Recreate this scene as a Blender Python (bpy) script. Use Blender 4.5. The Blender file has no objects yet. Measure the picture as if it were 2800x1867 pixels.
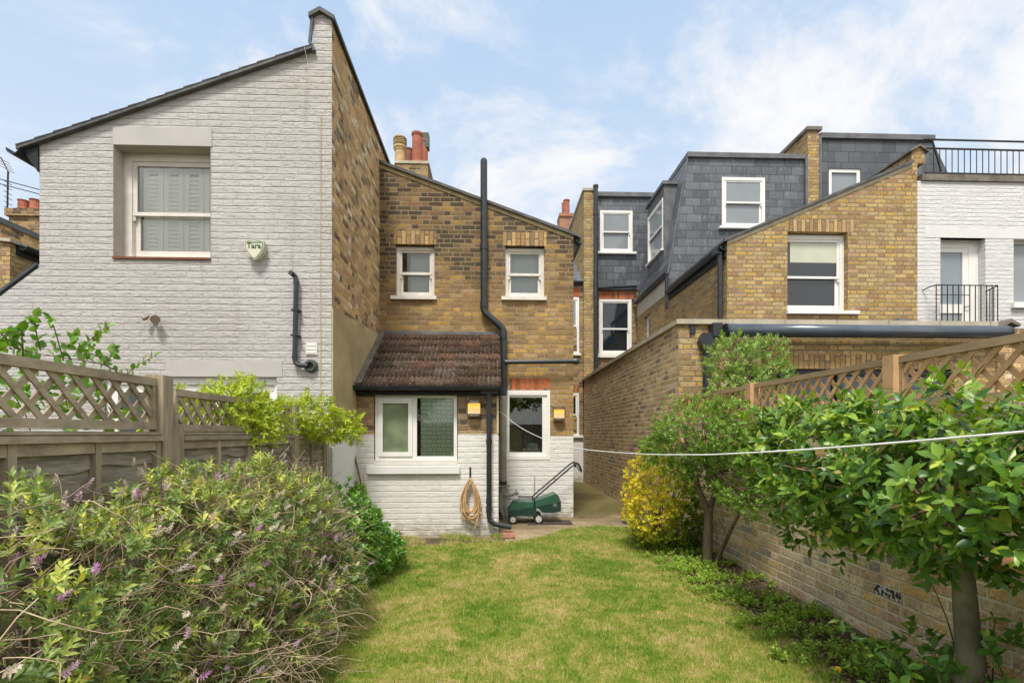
import bpy, bmesh, math, random
import numpy as np
from mathutils import Vector, Matrix, noise as mnoise
from mathutils.geometry import tessellate_polygon

sc = bpy.context.scene
col = sc.collection
R = math.radians
rng = np.random.default_rng(7)
random.seed(7)

# ------------------------------------------------------------------ camera
FPX, CU, HV, CAMZ, YAW = 1400.0, 1400.0, 1185.0, 1.34, 0.036
cam_d = bpy.data.cameras.new("camera")
cam = bpy.data.objects.new("camera", cam_d)
col.objects.link(cam)
cam.location = (0, 0, CAMZ)
cam.rotation_euler = (math.pi / 2, 0, -YAW)
cam_d.sensor_width = 36.0
cam_d.lens = 36.0 * FPX / 2800.0
cam_d.shift_y = (HV - 933.5) / 2800.0
cam_d.clip_start = 0.05
cam_d.clip_end = 2000
sc.camera = cam

# ------------------------------------------------------------------ world
SUN_EL, SUN_AZ = R(60), R(194)          # azimuth clockwise from +Y: the sun stands behind the camera, veiled by cloud
w = bpy.data.worlds.new("World"); sc.world = w; w.use_nodes = True
nt = w.node_tree; nt.nodes.clear()
out = nt.nodes.new("ShaderNodeOutputWorld"); bg = nt.nodes.new("ShaderNodeBackground")
sky = nt.nodes.new("ShaderNodeTexSky"); sky.sky_type = 'NISHITA'; sky.sun_disc = False
sky.sun_elevation = SUN_EL; sky.sun_rotation = SUN_AZ
sky.air_density = 1.0; sky.dust_density = 1.6; sky.ozone_density = 1.5; sky.altitude = 50
bg.inputs[1].default_value = 0.15
def wn(t, **k):
    n = nt.nodes.new(t)
    for a, b in k.items(): setattr(n, a, b)
    return n
tc = wn("ShaderNodeTexCoord"); sep = wn("ShaderNodeSeparateXYZ"); nt.links.new(tc.outputs["Generated"], sep.inputs[0])
# project the view direction on a cloud deck
mx = wn("ShaderNodeMath", operation='MAXIMUM'); nt.links.new(sep.outputs[2], mx.inputs[0]); mx.inputs[1].default_value = 0.02
ad = wn("ShaderNodeMath", operation='ADD'); nt.links.new(mx.outputs[0], ad.inputs[0]); ad.inputs[1].default_value = 0.35
dx = wn("ShaderNodeMath", operation='DIVIDE'); nt.links.new(sep.outputs[0], dx.inputs[0]); nt.links.new(ad.outputs[0], dx.inputs[1])
dy = wn("ShaderNodeMath", operation='DIVIDE'); nt.links.new(sep.outputs[1], dy.inputs[0]); nt.links.new(ad.outputs[0], dy.inputs[1])
cmb = wn("ShaderNodeCombineXYZ"); nt.links.new(dx.outputs[0], cmb.inputs[0]); nt.links.new(dy.outputs[0], cmb.inputs[1])
n1 = wn("ShaderNodeTexNoise"); n1.inputs["Scale"].default_value = 2.6; n1.inputs["Detail"].default_value = 9; n1.inputs["Roughness"].default_value = 0.62
n1.inputs["Distortion"].default_value = 0.35
nt.links.new(cmb.outputs[0], n1.inputs["Vector"])
# more cloud to the right and towards the horizon
mr = wn("ShaderNodeMapRange"); nt.links.new(n1.outputs["Fac"], mr.inputs["Value"])
mr.inputs["From Min"].default_value = 0.50; mr.inputs["From Max"].default_value = 0.72; mr.inputs["To Max"].default_value = 1.0
mr.interpolation_type = 'SMOOTHSTEP'
bx = wn("ShaderNodeMath", operation='MULTIPLY_ADD'); nt.links.new(sep.outputs[0], bx.inputs[0]); bx.inputs[1].default_value = 0.06
bx.inputs[2].default_value = 0.0
bz = wn("ShaderNodeMath", operation='MULTIPLY_ADD'); nt.links.new(sep.outputs[2], bz.inputs[0]); bz.inputs[1].default_value = -0.22; nt.links.new(bx.outputs[0], bz.inputs[2])
bb = wn("ShaderNodeMath", operation='ADD'); nt.links.new(bz.outputs[0], bb.inputs[0]); bb.inputs[1].default_value = 0.185
ba = wn("ShaderNodeMath", operation='ADD'); nt.links.new(n1.outputs["Fac"], ba.inputs[0]); nt.links.new(bb.outputs[0], ba.inputs[1])
nt.links.new(ba.outputs[0], mr.inputs["Value"])
mixc = wn("ShaderNodeMix", data_type='RGBA'); nt.links.new(mr.outputs[0], mixc.inputs["Factor"])
hz = wn("ShaderNodeMix", data_type='RGBA'); hz.inputs["Factor"].default_value = 0.85
nt.links.new(sky.outputs[0], hz.inputs[6]); gr = wn("ShaderNodeMix", data_type='RGBA'); gm = wn("ShaderNodeMapRange"); nt.links.new(sep.outputs[2], gm.inputs["Value"]); gm.inputs["From Min"].default_value = 0.08; gm.inputs["From Max"].default_value = 0.72
nt.links.new(gm.outputs[0], gr.inputs["Factor"]); gr.inputs[6].default_value = (2.95, 3.2, 3.4, 1); gr.inputs[7].default_value = (1.72, 2.38, 3.25, 1); nt.links.new(gr.outputs[2], hz.inputs[7])
nt.links.new(hz.outputs[2], mixc.inputs[6]); # unseen brighter cloud added behind the viewpoint to light the house fronts
bk = wn("ShaderNodeMapRange"); nt.links.new(sep.outputs[1], bk.inputs["Value"]); bk.inputs["From Min"].default_value = 0.15; bk.inputs["From Max"].default_value = -0.55; bk.interpolation_type = 'SMOOTHSTEP'
cc_ = wn("ShaderNodeMix", data_type='RGBA'); nt.links.new(bk.outputs[0], cc_.inputs["Factor"]); cc_.inputs[6].default_value = (3.45, 3.45, 3.5, 1); cc_.inputs[7].default_value = (5.0, 4.95, 4.9, 1)
nt.links.new(cc_.outputs[2], mixc.inputs[7])
mxb = wn("ShaderNodeMath", operation='MAXIMUM'); nt.links.new(mr.outputs[0], mxb.inputs[0]); nt.links.new(bk.outputs[0], mxb.inputs[1]); nt.links.new(mxb.outputs[0], mixc.inputs["Factor"])
nt.links.new(mixc.outputs[2], bg.inputs[0]); nt.links.new(bg.outputs[0], out.inputs[0])

# ------------------------------------------------------------------ sun
sd = bpy.data.lights.new("sun", 'SUN'); sd.energy = 2.3; sd.angle = R(12); sd.color = (1, 0.95, 0.87)
sun = bpy.data.objects.new("sun", sd); col.objects.link(sun)
dirv = Vector((math.sin(SUN_AZ) * math.cos(SUN_EL), math.cos(SUN_AZ) * math.cos(SUN_EL), math.sin(SUN_EL)))
sun.rotation_euler = dirv.to_track_quat('Z', 'Y').to_euler(); sun.location = (0, -5, 12)

sc.view_settings.view_transform = 'Standard'; sc.view_settings.look = 'None'
sc.view_settings.exposure = 0.92; sc.view_settings.gamma = 1.0
sc.cycles.max_bounces = 6; sc.cycles.transparent_max_bounces = 12
sc.cycles.use_denoising = True

# ------------------------------------------------------------------ measuring: a sight line meets a plane of the place
def px(u, v, Y):
    """point of the vertical plane y=Y seen at photo position u,v"""
    r = (u - CU) / FPX
    X = Y * math.tan(YAW + math.atan(r))
    zc = X * math.sin(YAW) + Y * math.cos(YAW)
    return X, CAMZ + (HV - v) * zc / FPX
def pX(u, v, X):
    """(y, z) on the vertical plane x=X"""
    r = (u - CU) / FPX
    Y = X / math.tan(YAW + math.atan(r))
    zc = X * math.sin(YAW) + Y * math.cos(YAW)
    return Y, CAMZ + (HV - v) * zc / FPX
def pg(u, v, z=0.0):
    """(x, y) on the level z"""
    zc = (CAMZ - z) * FPX / (v - HV)
    a = math.atan((u - CU) / FPX)
    d = zc / math.cos(a)
    return d * math.sin(a + YAW), d * math.cos(a + YAW)

# ------------------------------------------------------------------ objects
ORG = {}
def thing(name, label, cat, loc=(0, 0, 0), group=None):
    o = bpy.data.objects.new(name, None); col.objects.link(o)
    o.empty_display_size = 0.2
    o.location = loc; ORG[o] = Vector(loc)
    o['label'] = label; o['category'] = cat
    if group: o['group'] = group
    return o
def tag(o, label=None, cat=None, group=None, kind=None):
    if label: o['label'] = label
    if cat: o['category'] = cat
    if group: o['group'] = group
    if kind: o['kind'] = kind
    return o

class Fr:
    """a wall's own frame: a along, b up, c out of the wall"""
    def __init__(s, o, a, b, c):
        s.o, s.a, s.b, s.c = Vector(o), Vector(a), Vector(b), Vector(c)
    def __call__(s, a, b, c=0.0):
        return s.o + s.a * a + s.b * b + s.c * c
def front(Y): return Fr((0, Y, 0), (1, 0, 0), (0, 0, 1), (0, -1, 0))
def left(X): return Fr((X, 0, 0), (0, 1, 0), (0, 0, 1), (-1, 0, 0))      # faces -x, a = y
def right(X): return Fr((X, 0, 0), (0, 1, 0), (0, 0, 1), (1, 0, 0))      # faces +x, a = y
W0 = Fr((0, 0, 0), (1, 0, 0), (0, 0, 1), (0, -1, 0))

class MB:
    def __init__(s):
        s.v, s.f = [], []
    def add(s, vs, fs):
        n = len(s.v); s.v += [Vector(x) for x in vs]; s.f += [tuple(i + n for i in f) for f in fs]; return s
    def box(s, F, a0, a1, b0, b1, c0, c1):
        vs = [F(a, b, c) for c in (c0, c1) for b in (b0, b1) for a in (a0, a1)]
        return s.add(vs, [(0, 2, 3, 1), (4, 5, 7, 6), (0, 1, 5, 4), (2, 6, 7, 3), (0, 4, 6, 2), (1, 3, 7, 5)])
    def bar(s, p, q, wd, th, up=(0, 0, 1)):
        p, q = Vector(p), Vector(q); d = (q - p).normalized(); up = Vector(up)
        sd_ = d.cross(up).normalized() * wd / 2; u2 = sd_.cross(d).normalized() * th / 2
        vs = [e + sd_ * i + u2 * j for e in (p, q) for i, j in ((-1, -1), (1, -1), (1, 1), (-1, 1))]
        return s.add(vs, [(0, 1, 2, 3), (7, 6, 5, 4), (0, 4, 5, 1), (1, 5, 6, 2), (2, 6, 7, 3), (3, 7, 4, 0)])
    def prism(s, F, pts, c0, c1):
        n = len(pts); vs = [F(a, b, c0) for a, b in pts] + [F(a, b, c1) for a, b in pts]
        fs = [tuple(range(n))[::-1], tuple(range(n, 2 * n))] + [(i, (i + 1) % n, (i + 1) % n + n, i + n) for i in range(n)]
        return s.add(vs, fs)
    def tube(s, pts, r, n=8, cap=True):
        pts = [Vector(p) for p in pts]; m = len(pts)
        rs = r if isinstance(r, (list, tuple)) else [r] * m
        base = len(s.v); ref = None
        for i, p in enumerate(pts):
            d = (pts[min(i + 1, m - 1)] - pts[max(i - 1, 0)])
            if d.length < 1e-9: d = Vector((0, 0, 1))
            d.normalize()
            if ref is None:
                ref = d.orthogonal().normalized()
            else:
                ref = (ref - d * ref.dot(d))
                ref = ref.normalized() if ref.length > 1e-6 else d.orthogonal().normalized()
            b2 = d.cross(ref)
            for k in range(n):
                t = 2 * math.pi * k / n
                s.v.append(p + (ref * math.cos(t) + b2 * math.sin(t)) * rs[i])
        for i in range(m - 1):
            for k in range(n):
                a = base + i * n + k; b = base + i * n + (k + 1) % n
                s.f.append((a, b, b + n, a + n))
        if cap:
            s.f.append(tuple(base + k for k in range(n))[::-1]); s.f.append(tuple(base + (m - 1) * n + k for k in range(n)))
        return s
    def lathe(s, c, prof, n=16, ax=(0, 0, 1)):
        """prof: (radius, distance along ax)"""
        ax = Vector(ax).normalized(); e = ax.orthogonal().normalized(); g = ax.cross(e); c = Vector(c); base = len(s.v)
        for r, h in prof:
            for k in range(n):
                t = 2 * math.pi * k / n; s.v.append(c + ax * h + (e * math.cos(t) + g * math.sin(t)) * r)
        m = len(prof)
        for i in range(m - 1):
            for k in range(n):
                a = base + i * n + k; b = base + i * n + (k + 1) % n; s.f.append((a, b, b + n, a + n))
        s.f.append(tuple(base + k for k in range(n))[::-1]); s.f.append(tuple(base + (m - 1) * n + k for k in range(n)))
        return s
    def wall(s, F, outline, holes, c0, c1):
        """a wall with real openings: c0 back, c1 face"""
        loops = [list(outline)] + [[(a0, b0), (a1, b0), (a1, b1), (a0, b1)] for a0, a1, b0, b1 in holes]
        flat = [p for l in loops for p in l]
        tris = tessellate_polygon([[Vector((a, b, 0)) for a, b in l] for l in loops])
        n = len(flat)
        vs = [F(a, b, c1) for a, b in flat] + [F(a, b, c0) for a, b in flat]
        nrm = F.a.cross(F.b); same = nrm.dot(F.c) > 0
        fs = []
        for t in tris:
            A, B, C = [Vector((flat[i][0], flat[i][1], 0)) for i in t]
            ccw = (B - A).cross(C - A).z > 0
            tt = t if ccw == same else t[::-1]
            fs.append(tuple(tt)); fs.append(tuple(i + n for i in tt[::-1]))
        k = 0
        for l in loops:
            m = len(l)
            for i in range(m):
                a, b = k + i, k + (i + 1) % m
                fs.append((a, b, b + n, a + n))
            k += m
        return s.add(vs, fs)
    def build(s, name, mat, parent=None, rot=False, smooth=False, uvo=(0, 0)):
        org = Vector((0, 0, 0))
        if parent is not None:
            q = parent
            while q.parent is not None: q = q.parent
            org = ORG.get(q, Vector((0, 0, 0)))
        me = bpy.data.meshes.new(name)
        me.from_pydata([v - org for v in s.v], [], s.f)
        bm = bmesh.new(); bm.from_mesh(me)
        bmesh.ops.recalc_face_normals(bm, faces=bm.faces)
        bm.to_mesh(me); bm.free()
        uvl = me.uv_layers.new(name="UVMap")
        V = s.v
        for p in me.polygons:
            nx, ny, nz = abs(p.normal.x), abs(p.normal.y), abs(p.normal.z)
            for li in p.loop_indices:
                c = V[me.loops[li].vertex_index]
                if nz >= nx and nz > ny and nz > 0.9: uv = (c.x, c.y)
                elif ny >= nx: uv = (c.x, c.z)
                else: uv = (c.y, c.z)
                if rot: uv = (uv[1], uv[0])
                uvl.data[li].uv = (uv[0] + uvo[0], uv[1] + uvo[1])
            p.use_smooth = smooth
        me.materials.append(mat)
        o = bpy.data.objects.new(name, me); col.objects.link(o)
        if parent is not None: o.parent = parent
        return o

def npmesh(name, V, F, mat, parent=None, attrs=None, smooth=False):
    """V (n,3) world points, F (m,k) faces all of one size; attrs name -> (n,) float per vertex"""
    org = Vector((0, 0, 0))
    if parent is not None:
        q = parent
        while q.parent is not None: q = q.parent
        org = ORG.get(q, Vector((0, 0, 0)))
    V = (np.asarray(V, dtype=np.float32) - np.array(org, dtype=np.float32)).astype(np.float32)
    F = np.asarray(F, dtype=np.int32); m, k = F.shape
    me = bpy.data.meshes.new(name)
    me.vertices.add(len(V)); me.vertices.foreach_set("co", V.ravel())
    me.loops.add(m * k); me.loops.foreach_set("vertex_index", F.ravel())
    me.polygons.add(m); me.polygons.foreach_set("loop_start", np.arange(0, m * k, k, dtype=np.int32))
    if smooth: me.polygons.foreach_set("use_smooth", np.ones(m, dtype=bool))
    me.update(calc_edges=True)
    for a, val in (attrs or {}).items():
        at = me.attributes.new(a, 'FLOAT', 'POINT'); at.data.foreach_set("value", np.asarray(val, dtype=np.float32))
    me.materials.append(mat)
    o = bpy.data.objects.new(name, me); col.objects.link(o)
    if parent is not None: o.parent = parent
    return o

# ------------------------------------------------------------------ materials
class NT:
    def __init__(s, name):
        s.m = bpy.data.materials.new(name); s.m.use_nodes = True; s.t = s.m.node_tree; s.t.nodes.clear()
        s.out = s.t.nodes.new("ShaderNodeOutputMaterial"); s.b = s.t.nodes.new("ShaderNodeBsdfPrincipled")
        s.t.links.new(s.b.outputs[0], s.out.inputs[0])
    def n(s, t, **k):
        n = s.t.nodes.new(t)
        for a, b in k.items(): setattr(n, a, b)
        return n
    def set(s, inp, x):
        if hasattr(x, "is_output"): s.t.links.new(x, inp)
        else:
            if isinstance(x, (tuple, list)) and len(x) == 3 and inp.type == 'RGBA': x = (*x, 1)
            inp.default_value = x
    def m_(s, op, a, b=None, c=None, clamp=False):
        n = s.n("ShaderNodeMath", operation=op); n.use_clamp = clamp
        s.set(n.inputs[0], a)
        if b is not None: s.set(n.inputs[1], b)
        if c is not None: s.set(n.inputs[2], c)
        return n.outputs[0]
    def mix(s, f, a, b, mode='MIX'):
        n = s.n("ShaderNodeMix", data_type='RGBA', blend_type=mode)
        s.set(n.inputs["Factor"], f); s.set(n.inputs[6], a); s.set(n.inputs[7], b)
        return n.outputs[2]
    def ramp(s, f, stops, interp='LINEAR'):
        n = s.n("ShaderNodeValToRGB"); n.color_ramp.interpolation = interp; e = n.color_ramp.elements
        while len(e) < len(stops): e.new(0.5)
        for i, (p, c) in enumerate(stops): e[i].position = p; e[i].color = (*c, 1) if len(c) == 3 else c
        s.set(n.inputs[0], f); return n.outputs[0]
    def mr(s, x, a, b, c=0.0, d=1.0, sm=True):
        n = s.n("ShaderNodeMapRange"); n.interpolation_type = 'SMOOTHSTEP' if sm else 'LINEAR'
        s.set(n.inputs["Value"], x); n.inputs["From Min"].default_value = a; n.inputs["From Max"].default_value = b
        n.inputs["To Min"].default_value = c; n.inputs["To Max"].default_value = d
        return n.outputs[0]
    def noise(s, vec, scale, detail=4, rough=0.55, dist=0.0, dim='3D'):
        n = s.n("ShaderNodeTexNoise", noise_dimensions=dim); s.set(n.inputs["Vector"], vec)
        n.inputs["Scale"].default_value = scale; n.inputs["Detail"].default_value = detail
        n.inputs["Roughness"].default_value = rough; n.inputs["Distortion"].default_value = dist
        return n.outputs["Fac"]
    def pos(s):
        return s.n("ShaderNodeNewGeometry").outputs["Position"]
    def uv(s):
        return s.n("ShaderNodeTexCoord").outputs["UV"]
    def sc_(s, vec, sx, sy, sz):
        n = s.n("ShaderNodeMapping"); s.set(n.inputs[0], vec); n.inputs["Scale"].default_value = (sx, sy, sz); return n.outputs[0]
    def bump(s, h, strength=0.5, dist=0.01):
        n = s.n("ShaderNodeBump"); n.inputs["Strength"].default_value = strength; n.inputs["Distance"].default_value = dist
        s.set(n.inputs["Height"], h); s.t.links.new(n.outputs[0], s.b.inputs["Normal"])
    def base(s, c, rough=0.8, spec=0.3, metal=0.0):
        s.set(s.b.inputs["Base Color"], c); s.set(s.b.inputs["Roughness"], rough)
        s.b.inputs["Specular IOR Level"].default_value = spec; s.b.inputs["Metallic"].default_value = metal
        return s.m

def brick_fields(k, L=0.225, H=0.073, mort=0.011, flemish=True, wob=0.004):
    uv = k.uv()
    w1 = k.n("ShaderNodeTexNoise"); k.set(w1.inputs["Vector"], uv); w1.inputs["Scale"].default_value = 7; w1.inputs["Detail"].default_value = 2
    vm = k.n("ShaderNodeVectorMath", operation='MULTIPLY_ADD'); k.set(vm.inputs[0], w1.outputs["Color"])
    vm.inputs[1].default_value = (wob * 2, wob * 2, 0); k.set(vm.inputs[2], uv)
    sp = k.n("ShaderNodeSeparateXYZ"); k.set(sp.inputs[0], vm.outputs[0]); u, v = sp.outputs[0], sp.outputs[1]
    vr = k.m_('DIVIDE', v, H); row = k.m_('FLOOR', vr); fv = k.m_('FRACT', vr)
    P = L * 1.5 if flemish else L
    rn = k.n("ShaderNodeTexWhiteNoise", noise_dimensions='1D'); k.set(rn.inputs["W"], row)
    uu = k.m_('ADD', k.m_('DIVIDE', u, P), k.m_('MULTIPLY', k.m_('MODULO', k.m_('ABSOLUTE', row), 2.0), 0.5))
    uu = k.m_('ADD', uu, k.m_('MULTIPLY', rn.outputs["Value"], 0.12))
    cl = k.m_('FLOOR', uu); fu = k.m_('FRACT', uu)
    if flemish:
        isH = k.m_('GREATER_THAN', fu, 0.6667)
        du = k.m_('MINIMUM', k.m_('MINIMUM', fu, k.m_('SUBTRACT', 1.0, fu)), k.m_('ABSOLUTE', k.m_('SUBTRACT', fu, 0.6667)))
        idn = k.m_('ADD', k.m_('MULTIPLY', cl, 2.0), isH)
    else:
        du = k.m_('MINIMUM', fu, k.m_('SUBTRACT', 1.0, fu)); idn = cl
    du = k.m_('MULTIPLY', du, P)
    dv = k.m_('MULTIPLY', k.m_('MINIMUM', fv, k.m_('SUBTRACT', 1.0, fv)), H)
    d = k.m_('MINIMUM', du, dv)
    rag = k.noise(uv, 60, 3, 0.6); d = k.m_('ADD', d, k.m_('MULTIPLY', k.m_('SUBTRACT', rag, 0.5), 0.010))
    mask = k.mr(d, mort / 2 - 0.002, mort / 2 + 0.003)
    cv = k.n("ShaderNodeCombineXYZ"); k.set(cv.inputs[0], idn); k.set(cv.inputs[1], row)
    wn_ = k.n("ShaderNodeTexWhiteNoise", noise_dimensions='3D'); k.set(wn_.inputs["Vector"], cv.outputs[0])
    s2 = k.n("ShaderNodeSeparateColor"); k.set(s2.inputs[0], wn_.outputs["Color"])
    return dict(uv=uv, mask=mask, r1=wn_.outputs["Value"], r2=s2.outputs[0], r3=s2.outputs[1], fv=fv, dv=dv)

def brick_mat(name, pal, mortar, soot=None, dark=0.0, L=0.225, H=0.073, flemish=True, mort=0.011, sootz=None, bump=0.7):
    k = NT(name); f = brick_fields(k, L, H, mort, flemish)
    n = len(pal); c = k.ramp(f["r1"], [(i / n, p) for i, p in enumerate(pal)], 'CONSTANT')
    g = k.noise(f["uv"], 38, 5, 0.65)
    c = k.mix(1.0, c, k.ramp(g, [(0.28, (0.50, 0.47, 0.42)), (0.5, (1, 1, 1)), (0.75, (1.45, 1.42, 1.35))]), 'MULTIPLY')
    cr_ = k.noise(k.sc_(f['uv'], 1, 1.6, 1), 11, 3, 0.6); c = k.mix(k.mr(cr_, 0.42, 0.66, 0, 0.45), c, tuple(sum(p[i] for p in pal) / n * (0.95, 0.9, 0.8)[i] for i in range(3)))
    b = k.mr(f["r2"], 0, 1, 0.80, 1.20, False)
    cb = k.n("ShaderNodeCombineColor"); [k.set(cb.inputs[i], b) for i in range(3)]
    c = k.mix(1.0, c, cb.outputs[0], 'MULTIPLY')
    sp = k.noise(f["uv"], 16, 3, 0.7)
    c = k.mix(k.mr(sp, 0.58, 0.70, 0, 0.6), c, (0.12, 0.085, 0.045))
    big = k.noise(f["uv"], 0.9, 4, 0.6)
    if dark: c = k.mix(k.mr(big, 0.42, 0.72, 0, dark), c, (0.075, 0.06, 0.04))
    if sootz:
        s = k.n("ShaderNodeSeparateXYZ"); k.set(s.inputs[0], k.pos())
        zz = k.m_('ADD', s.outputs[2], k.m_('MULTIPLY', k.m_('SUBTRACT', big, 0.5), 2.2))
        t = k.mr(zz, sootz[0], sootz[1], 0, 1)
        pick = k.mr(f["r3"], 0.25, 0.75, 0.35, 1.0)
        c = k.mix(k.m_('MULTIPLY', t, k.m_('MULTIPLY', pick, sootz[2])), c, (0.085, 0.062, 0.045))
    mc = k.mix(k.mr(k.noise(f["uv"], 5, 4), 0.35, 0.7), mortar, tuple(x * 0.62 for x in mortar))
    c = k.mix(f["mask"], mc, c)
    k.base(c, 0.92, 0.15)
    h = k.m_('ADD', f["mask"], k.m_('MULTIPLY', g, 0.5)); h = k.m_('ADD', h, k.m_('MULTIPLY', f["r3"], 0.25))
    k.bump(h, bump, 0.012)
    return k.m

def paint_brick_mat(name, colr, rough_edges=1.0, L=0.225, H=0.073, grime=0.25, str_=0.9):
    k = NT(name); f = brick_fields(k, L, H, 0.010, True, 0.006)
    g = k.noise(k.sc_(f["uv"], 0.5, 1.0, 1), 55, 5, 0.7)
    lump = k.noise(k.sc_(f["uv"], 0.45, 1, 1), 20, 4, 0.65)
    c = k.mix(k.mr(k.noise(f["uv"], 0.7, 5, 0.6), 0.35, 0.75, 0, grime), colr, tuple(x * y for x, y in zip(colr, (0.80, 0.77, 0.70))))
    tone = k.mr(f["r2"], 0, 1, 0.965, 1.025, False)
    cb = k.n("ShaderNodeCombineColor"); [k.set(cb.inputs[i], tone) for i in range(3)]
    c = k.mix(1.0, c, cb.outputs[0], 'MULTIPLY')
    chip = k.m_('MULTIPLY', k.mr(k.noise(k.sc_(f["uv"], 0.45, 1, 1), 23, 4, 0.75), 0.62, 0.67), k.mr(f["dv"], 0.0, 0.018, 1, 0))
    c = k.mix(k.m_('MULTIPLY', chip, 0.8), c, (0.16, 0.13, 0.10))
    zs_ = k.n("ShaderNodeSeparateXYZ"); k.set(zs_.inputs[0], k.pos())
    st_ = k.noise(k.sc_(f["uv"], 2.2, 0.16, 1), 3, 5, 0.65); c = k.mix(k.mr(st_, 0.55, 0.78, 0, grime * 0.9), c, tuple(x * y for x, y in zip(colr, (0.62, 0.57, 0.47))))
    ft = k.m_('MULTIPLY', k.mr(k.m_('ADD', zs_.outputs[2], k.m_('MULTIPLY', k.m_('SUBTRACT', lump, 0.5), 0.5)), 0.28, 0.0), k.mr(k.noise(f["uv"], 5, 4, 0.6), 0.3, 0.6))
    c = k.mix(k.m_('MULTIPLY', ft, 0.65), c, (0.22, 0.19, 0.11))
    k.base(c, 0.75, 0.2)
    dvr = k.m_('ADD', f["dv"], k.m_('MULTIPLY', k.m_('SUBTRACT', k.noise(k.sc_(f["uv"], 0.6, 1, 1), 24, 5, 0.75), 0.5), 0.034))
    bed = k.mr(dvr, -0.001, 0.011)
    h = k.m_('ADD', k.m_('MULTIPLY', bed, 0.42), k.m_('MULTIPLY', f["mask"], 0.42)); h = k.m_('ADD', h, k.m_('MULTIPLY', k.m_('MULTIPLY', f["r3"], bed), 0.25))
    h = k.m_('ADD', h, k.m_('MULTIPLY', lump, 1.9 * rough_edges)); h = k.m_('ADD', h, k.m_('MULTIPLY', g, 0.55))
    c = k.mix(k.m_('MULTIPLY', k.m_('SUBTRACT', 1.0, bed), 0.10), c, tuple(x * 0.55 for x in colr)); k.set(k.b.inputs['Base Color'], c)
    k.bump(h, str_, 0.015)
    return k.m

def plain(name, c, rough=0.6, spec=0.4, var=0.12, scale=6, metal=0.0, bump=0.0, coat=0.0):
    k = NT(name); p = k.pos(); g = k.noise(p, scale, 5, 0.6)
    a = tuple(min(1, x * (1 - var)) for x in c); b = tuple(min(1, x * (1 + var)) for x in c)
    k.base(k.mix(k.mr(g, 0.3, 0.7), a, b), rough, spec, metal)
    if bump: k.bump(k.noise(p, scale * 6, 4, 0.7), bump, 0.004)
    if coat: k.b.inputs["Coat Weight"].default_value = coat
    return k.m

def wood(name, c1, c2, c3, sx, sy, sz, bump=0.4):
    k = NT(name); p = k.pos()
    q = k.sc_(p, sx, sy, sz); g = k.m_('ADD', k.m_('MULTIPLY', k.noise(q, 42, 6, 0.75, 0.5), 0.65), k.m_('MULTIPLY', k.noise(q, 12, 4, 0.6, 1.2), 0.35)); g2 = k.noise(q, 6, 4, 0.6)
    c = k.ramp(g, [(0.30, c1), (0.52, c2), (0.72, c3)])
    c = k.mix(k.mr(g2, 0.35, 0.7, 0, 0.5), c, tuple(x * 0.55 for x in c1))
    k.base(c, 0.88, 0.15); k.bump(g, bump, 0.004); return k.m

def leafmat(name, cols, rough=0.4, spec=0.5, trans=0.25, tcol=None, vein=False):
    """cols: ramp over the leaf's own random value"""
    k = NT(name); a = k.n("ShaderNodeAttribute"); a.attribute_name = "rnd"
    c = k.ramp(a.outputs["Fac"], cols)
    g = k.noise(k.pos(), 60, 2); c = k.mix(k.mr(g, 0.3, 0.7, 0, 0.3), c, k.mix(1.0, c, (0.65, 0.7, 0.55), 'MULTIPLY'))
    k.base(c, rough, spec)
    if trans:
        tr = k.n("ShaderNodeBsdfTranslucent"); k.set(tr.inputs[0], k.mix(1.0, c, tcol or (1.5, 1.45, 0.5), 'MULTIPLY'))
        mx_ = k.n("ShaderNodeMixShader"); mx_.inputs[0].default_value = trans
        k.t.links.new(k.b.outputs[0], mx_.inputs[1]); k.t.links.new(tr.outputs[0], mx_.inputs[2]); k.t.links.new(mx_.outputs[0], k.out.inputs[0])
    return k.m

def glassmat(name, tint=(0.9, 0.95, 0.95), refl=0.12, rough=0.0):
    k = NT(name)
    tr = k.n("ShaderNodeBsdfTransparent"); k.set(tr.inputs[0], tint)
    gl = k.n("ShaderNodeBsdfGlossy"); gl.inputs["Roughness"].default_value = rough
    fr = k.n("ShaderNodeFresnel"); fr.inputs[0].default_value = 1.5
    f = k.m_('ADD', fr.outputs[0], refl)
    mx_ = k.n("ShaderNodeMixShader"); k.set(mx_.inputs[0], f)
    k.t.links.new(tr.outputs[0], mx_.inputs[1]); k.t.links.new(gl.outputs[0], mx_.inputs[2]); k.t.links.new(mx_.outputs[0], k.out.inputs[0])
    return k.m

YEL = [(0.52, 0.335, 0.12), (0.45, 0.28, 0.095), (0.52, 0.36, 0.16), (0.40, 0.255, 0.10), (0.56, 0.36, 0.11), (0.40, 0.225, 0.10), (0.34, 0.22, 0.095), (0.48, 0.32, 0.14), (0.27, 0.175, 0.085), (0.52, 0.31, 0.08)]
YEL2 = [(0.50, 0.355, 0.145), (0.45, 0.30, 0.11), (0.50, 0.385, 0.20), (0.40, 0.27, 0.125), (0.53, 0.345, 0.105), (0.34, 0.19, 0.11), (0.48, 0.35, 0.17), (0.40, 0.26, 0.165), (0.26, 0.175, 0.10), (0.47, 0.335, 0.135), (0.43, 0.31, 0.14), (0.36, 0.25, 0.12)]
SIDE0 = [(0.46, 0.33, 0.17), (0.40, 0.27, 0.13), (0.50, 0.37, 0.22), (0.34, 0.23, 0.13), (0.44, 0.30, 0.16), (0.38, 0.23, 0.14), (0.17, 0.12, 0.085), (0.45, 0.33, 0.20), (0.09, 0.07, 0.06), (0.48, 0.34, 0.18), (0.50, 0.43, 0.34), (0.44, 0.29, 0.12)]
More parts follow.
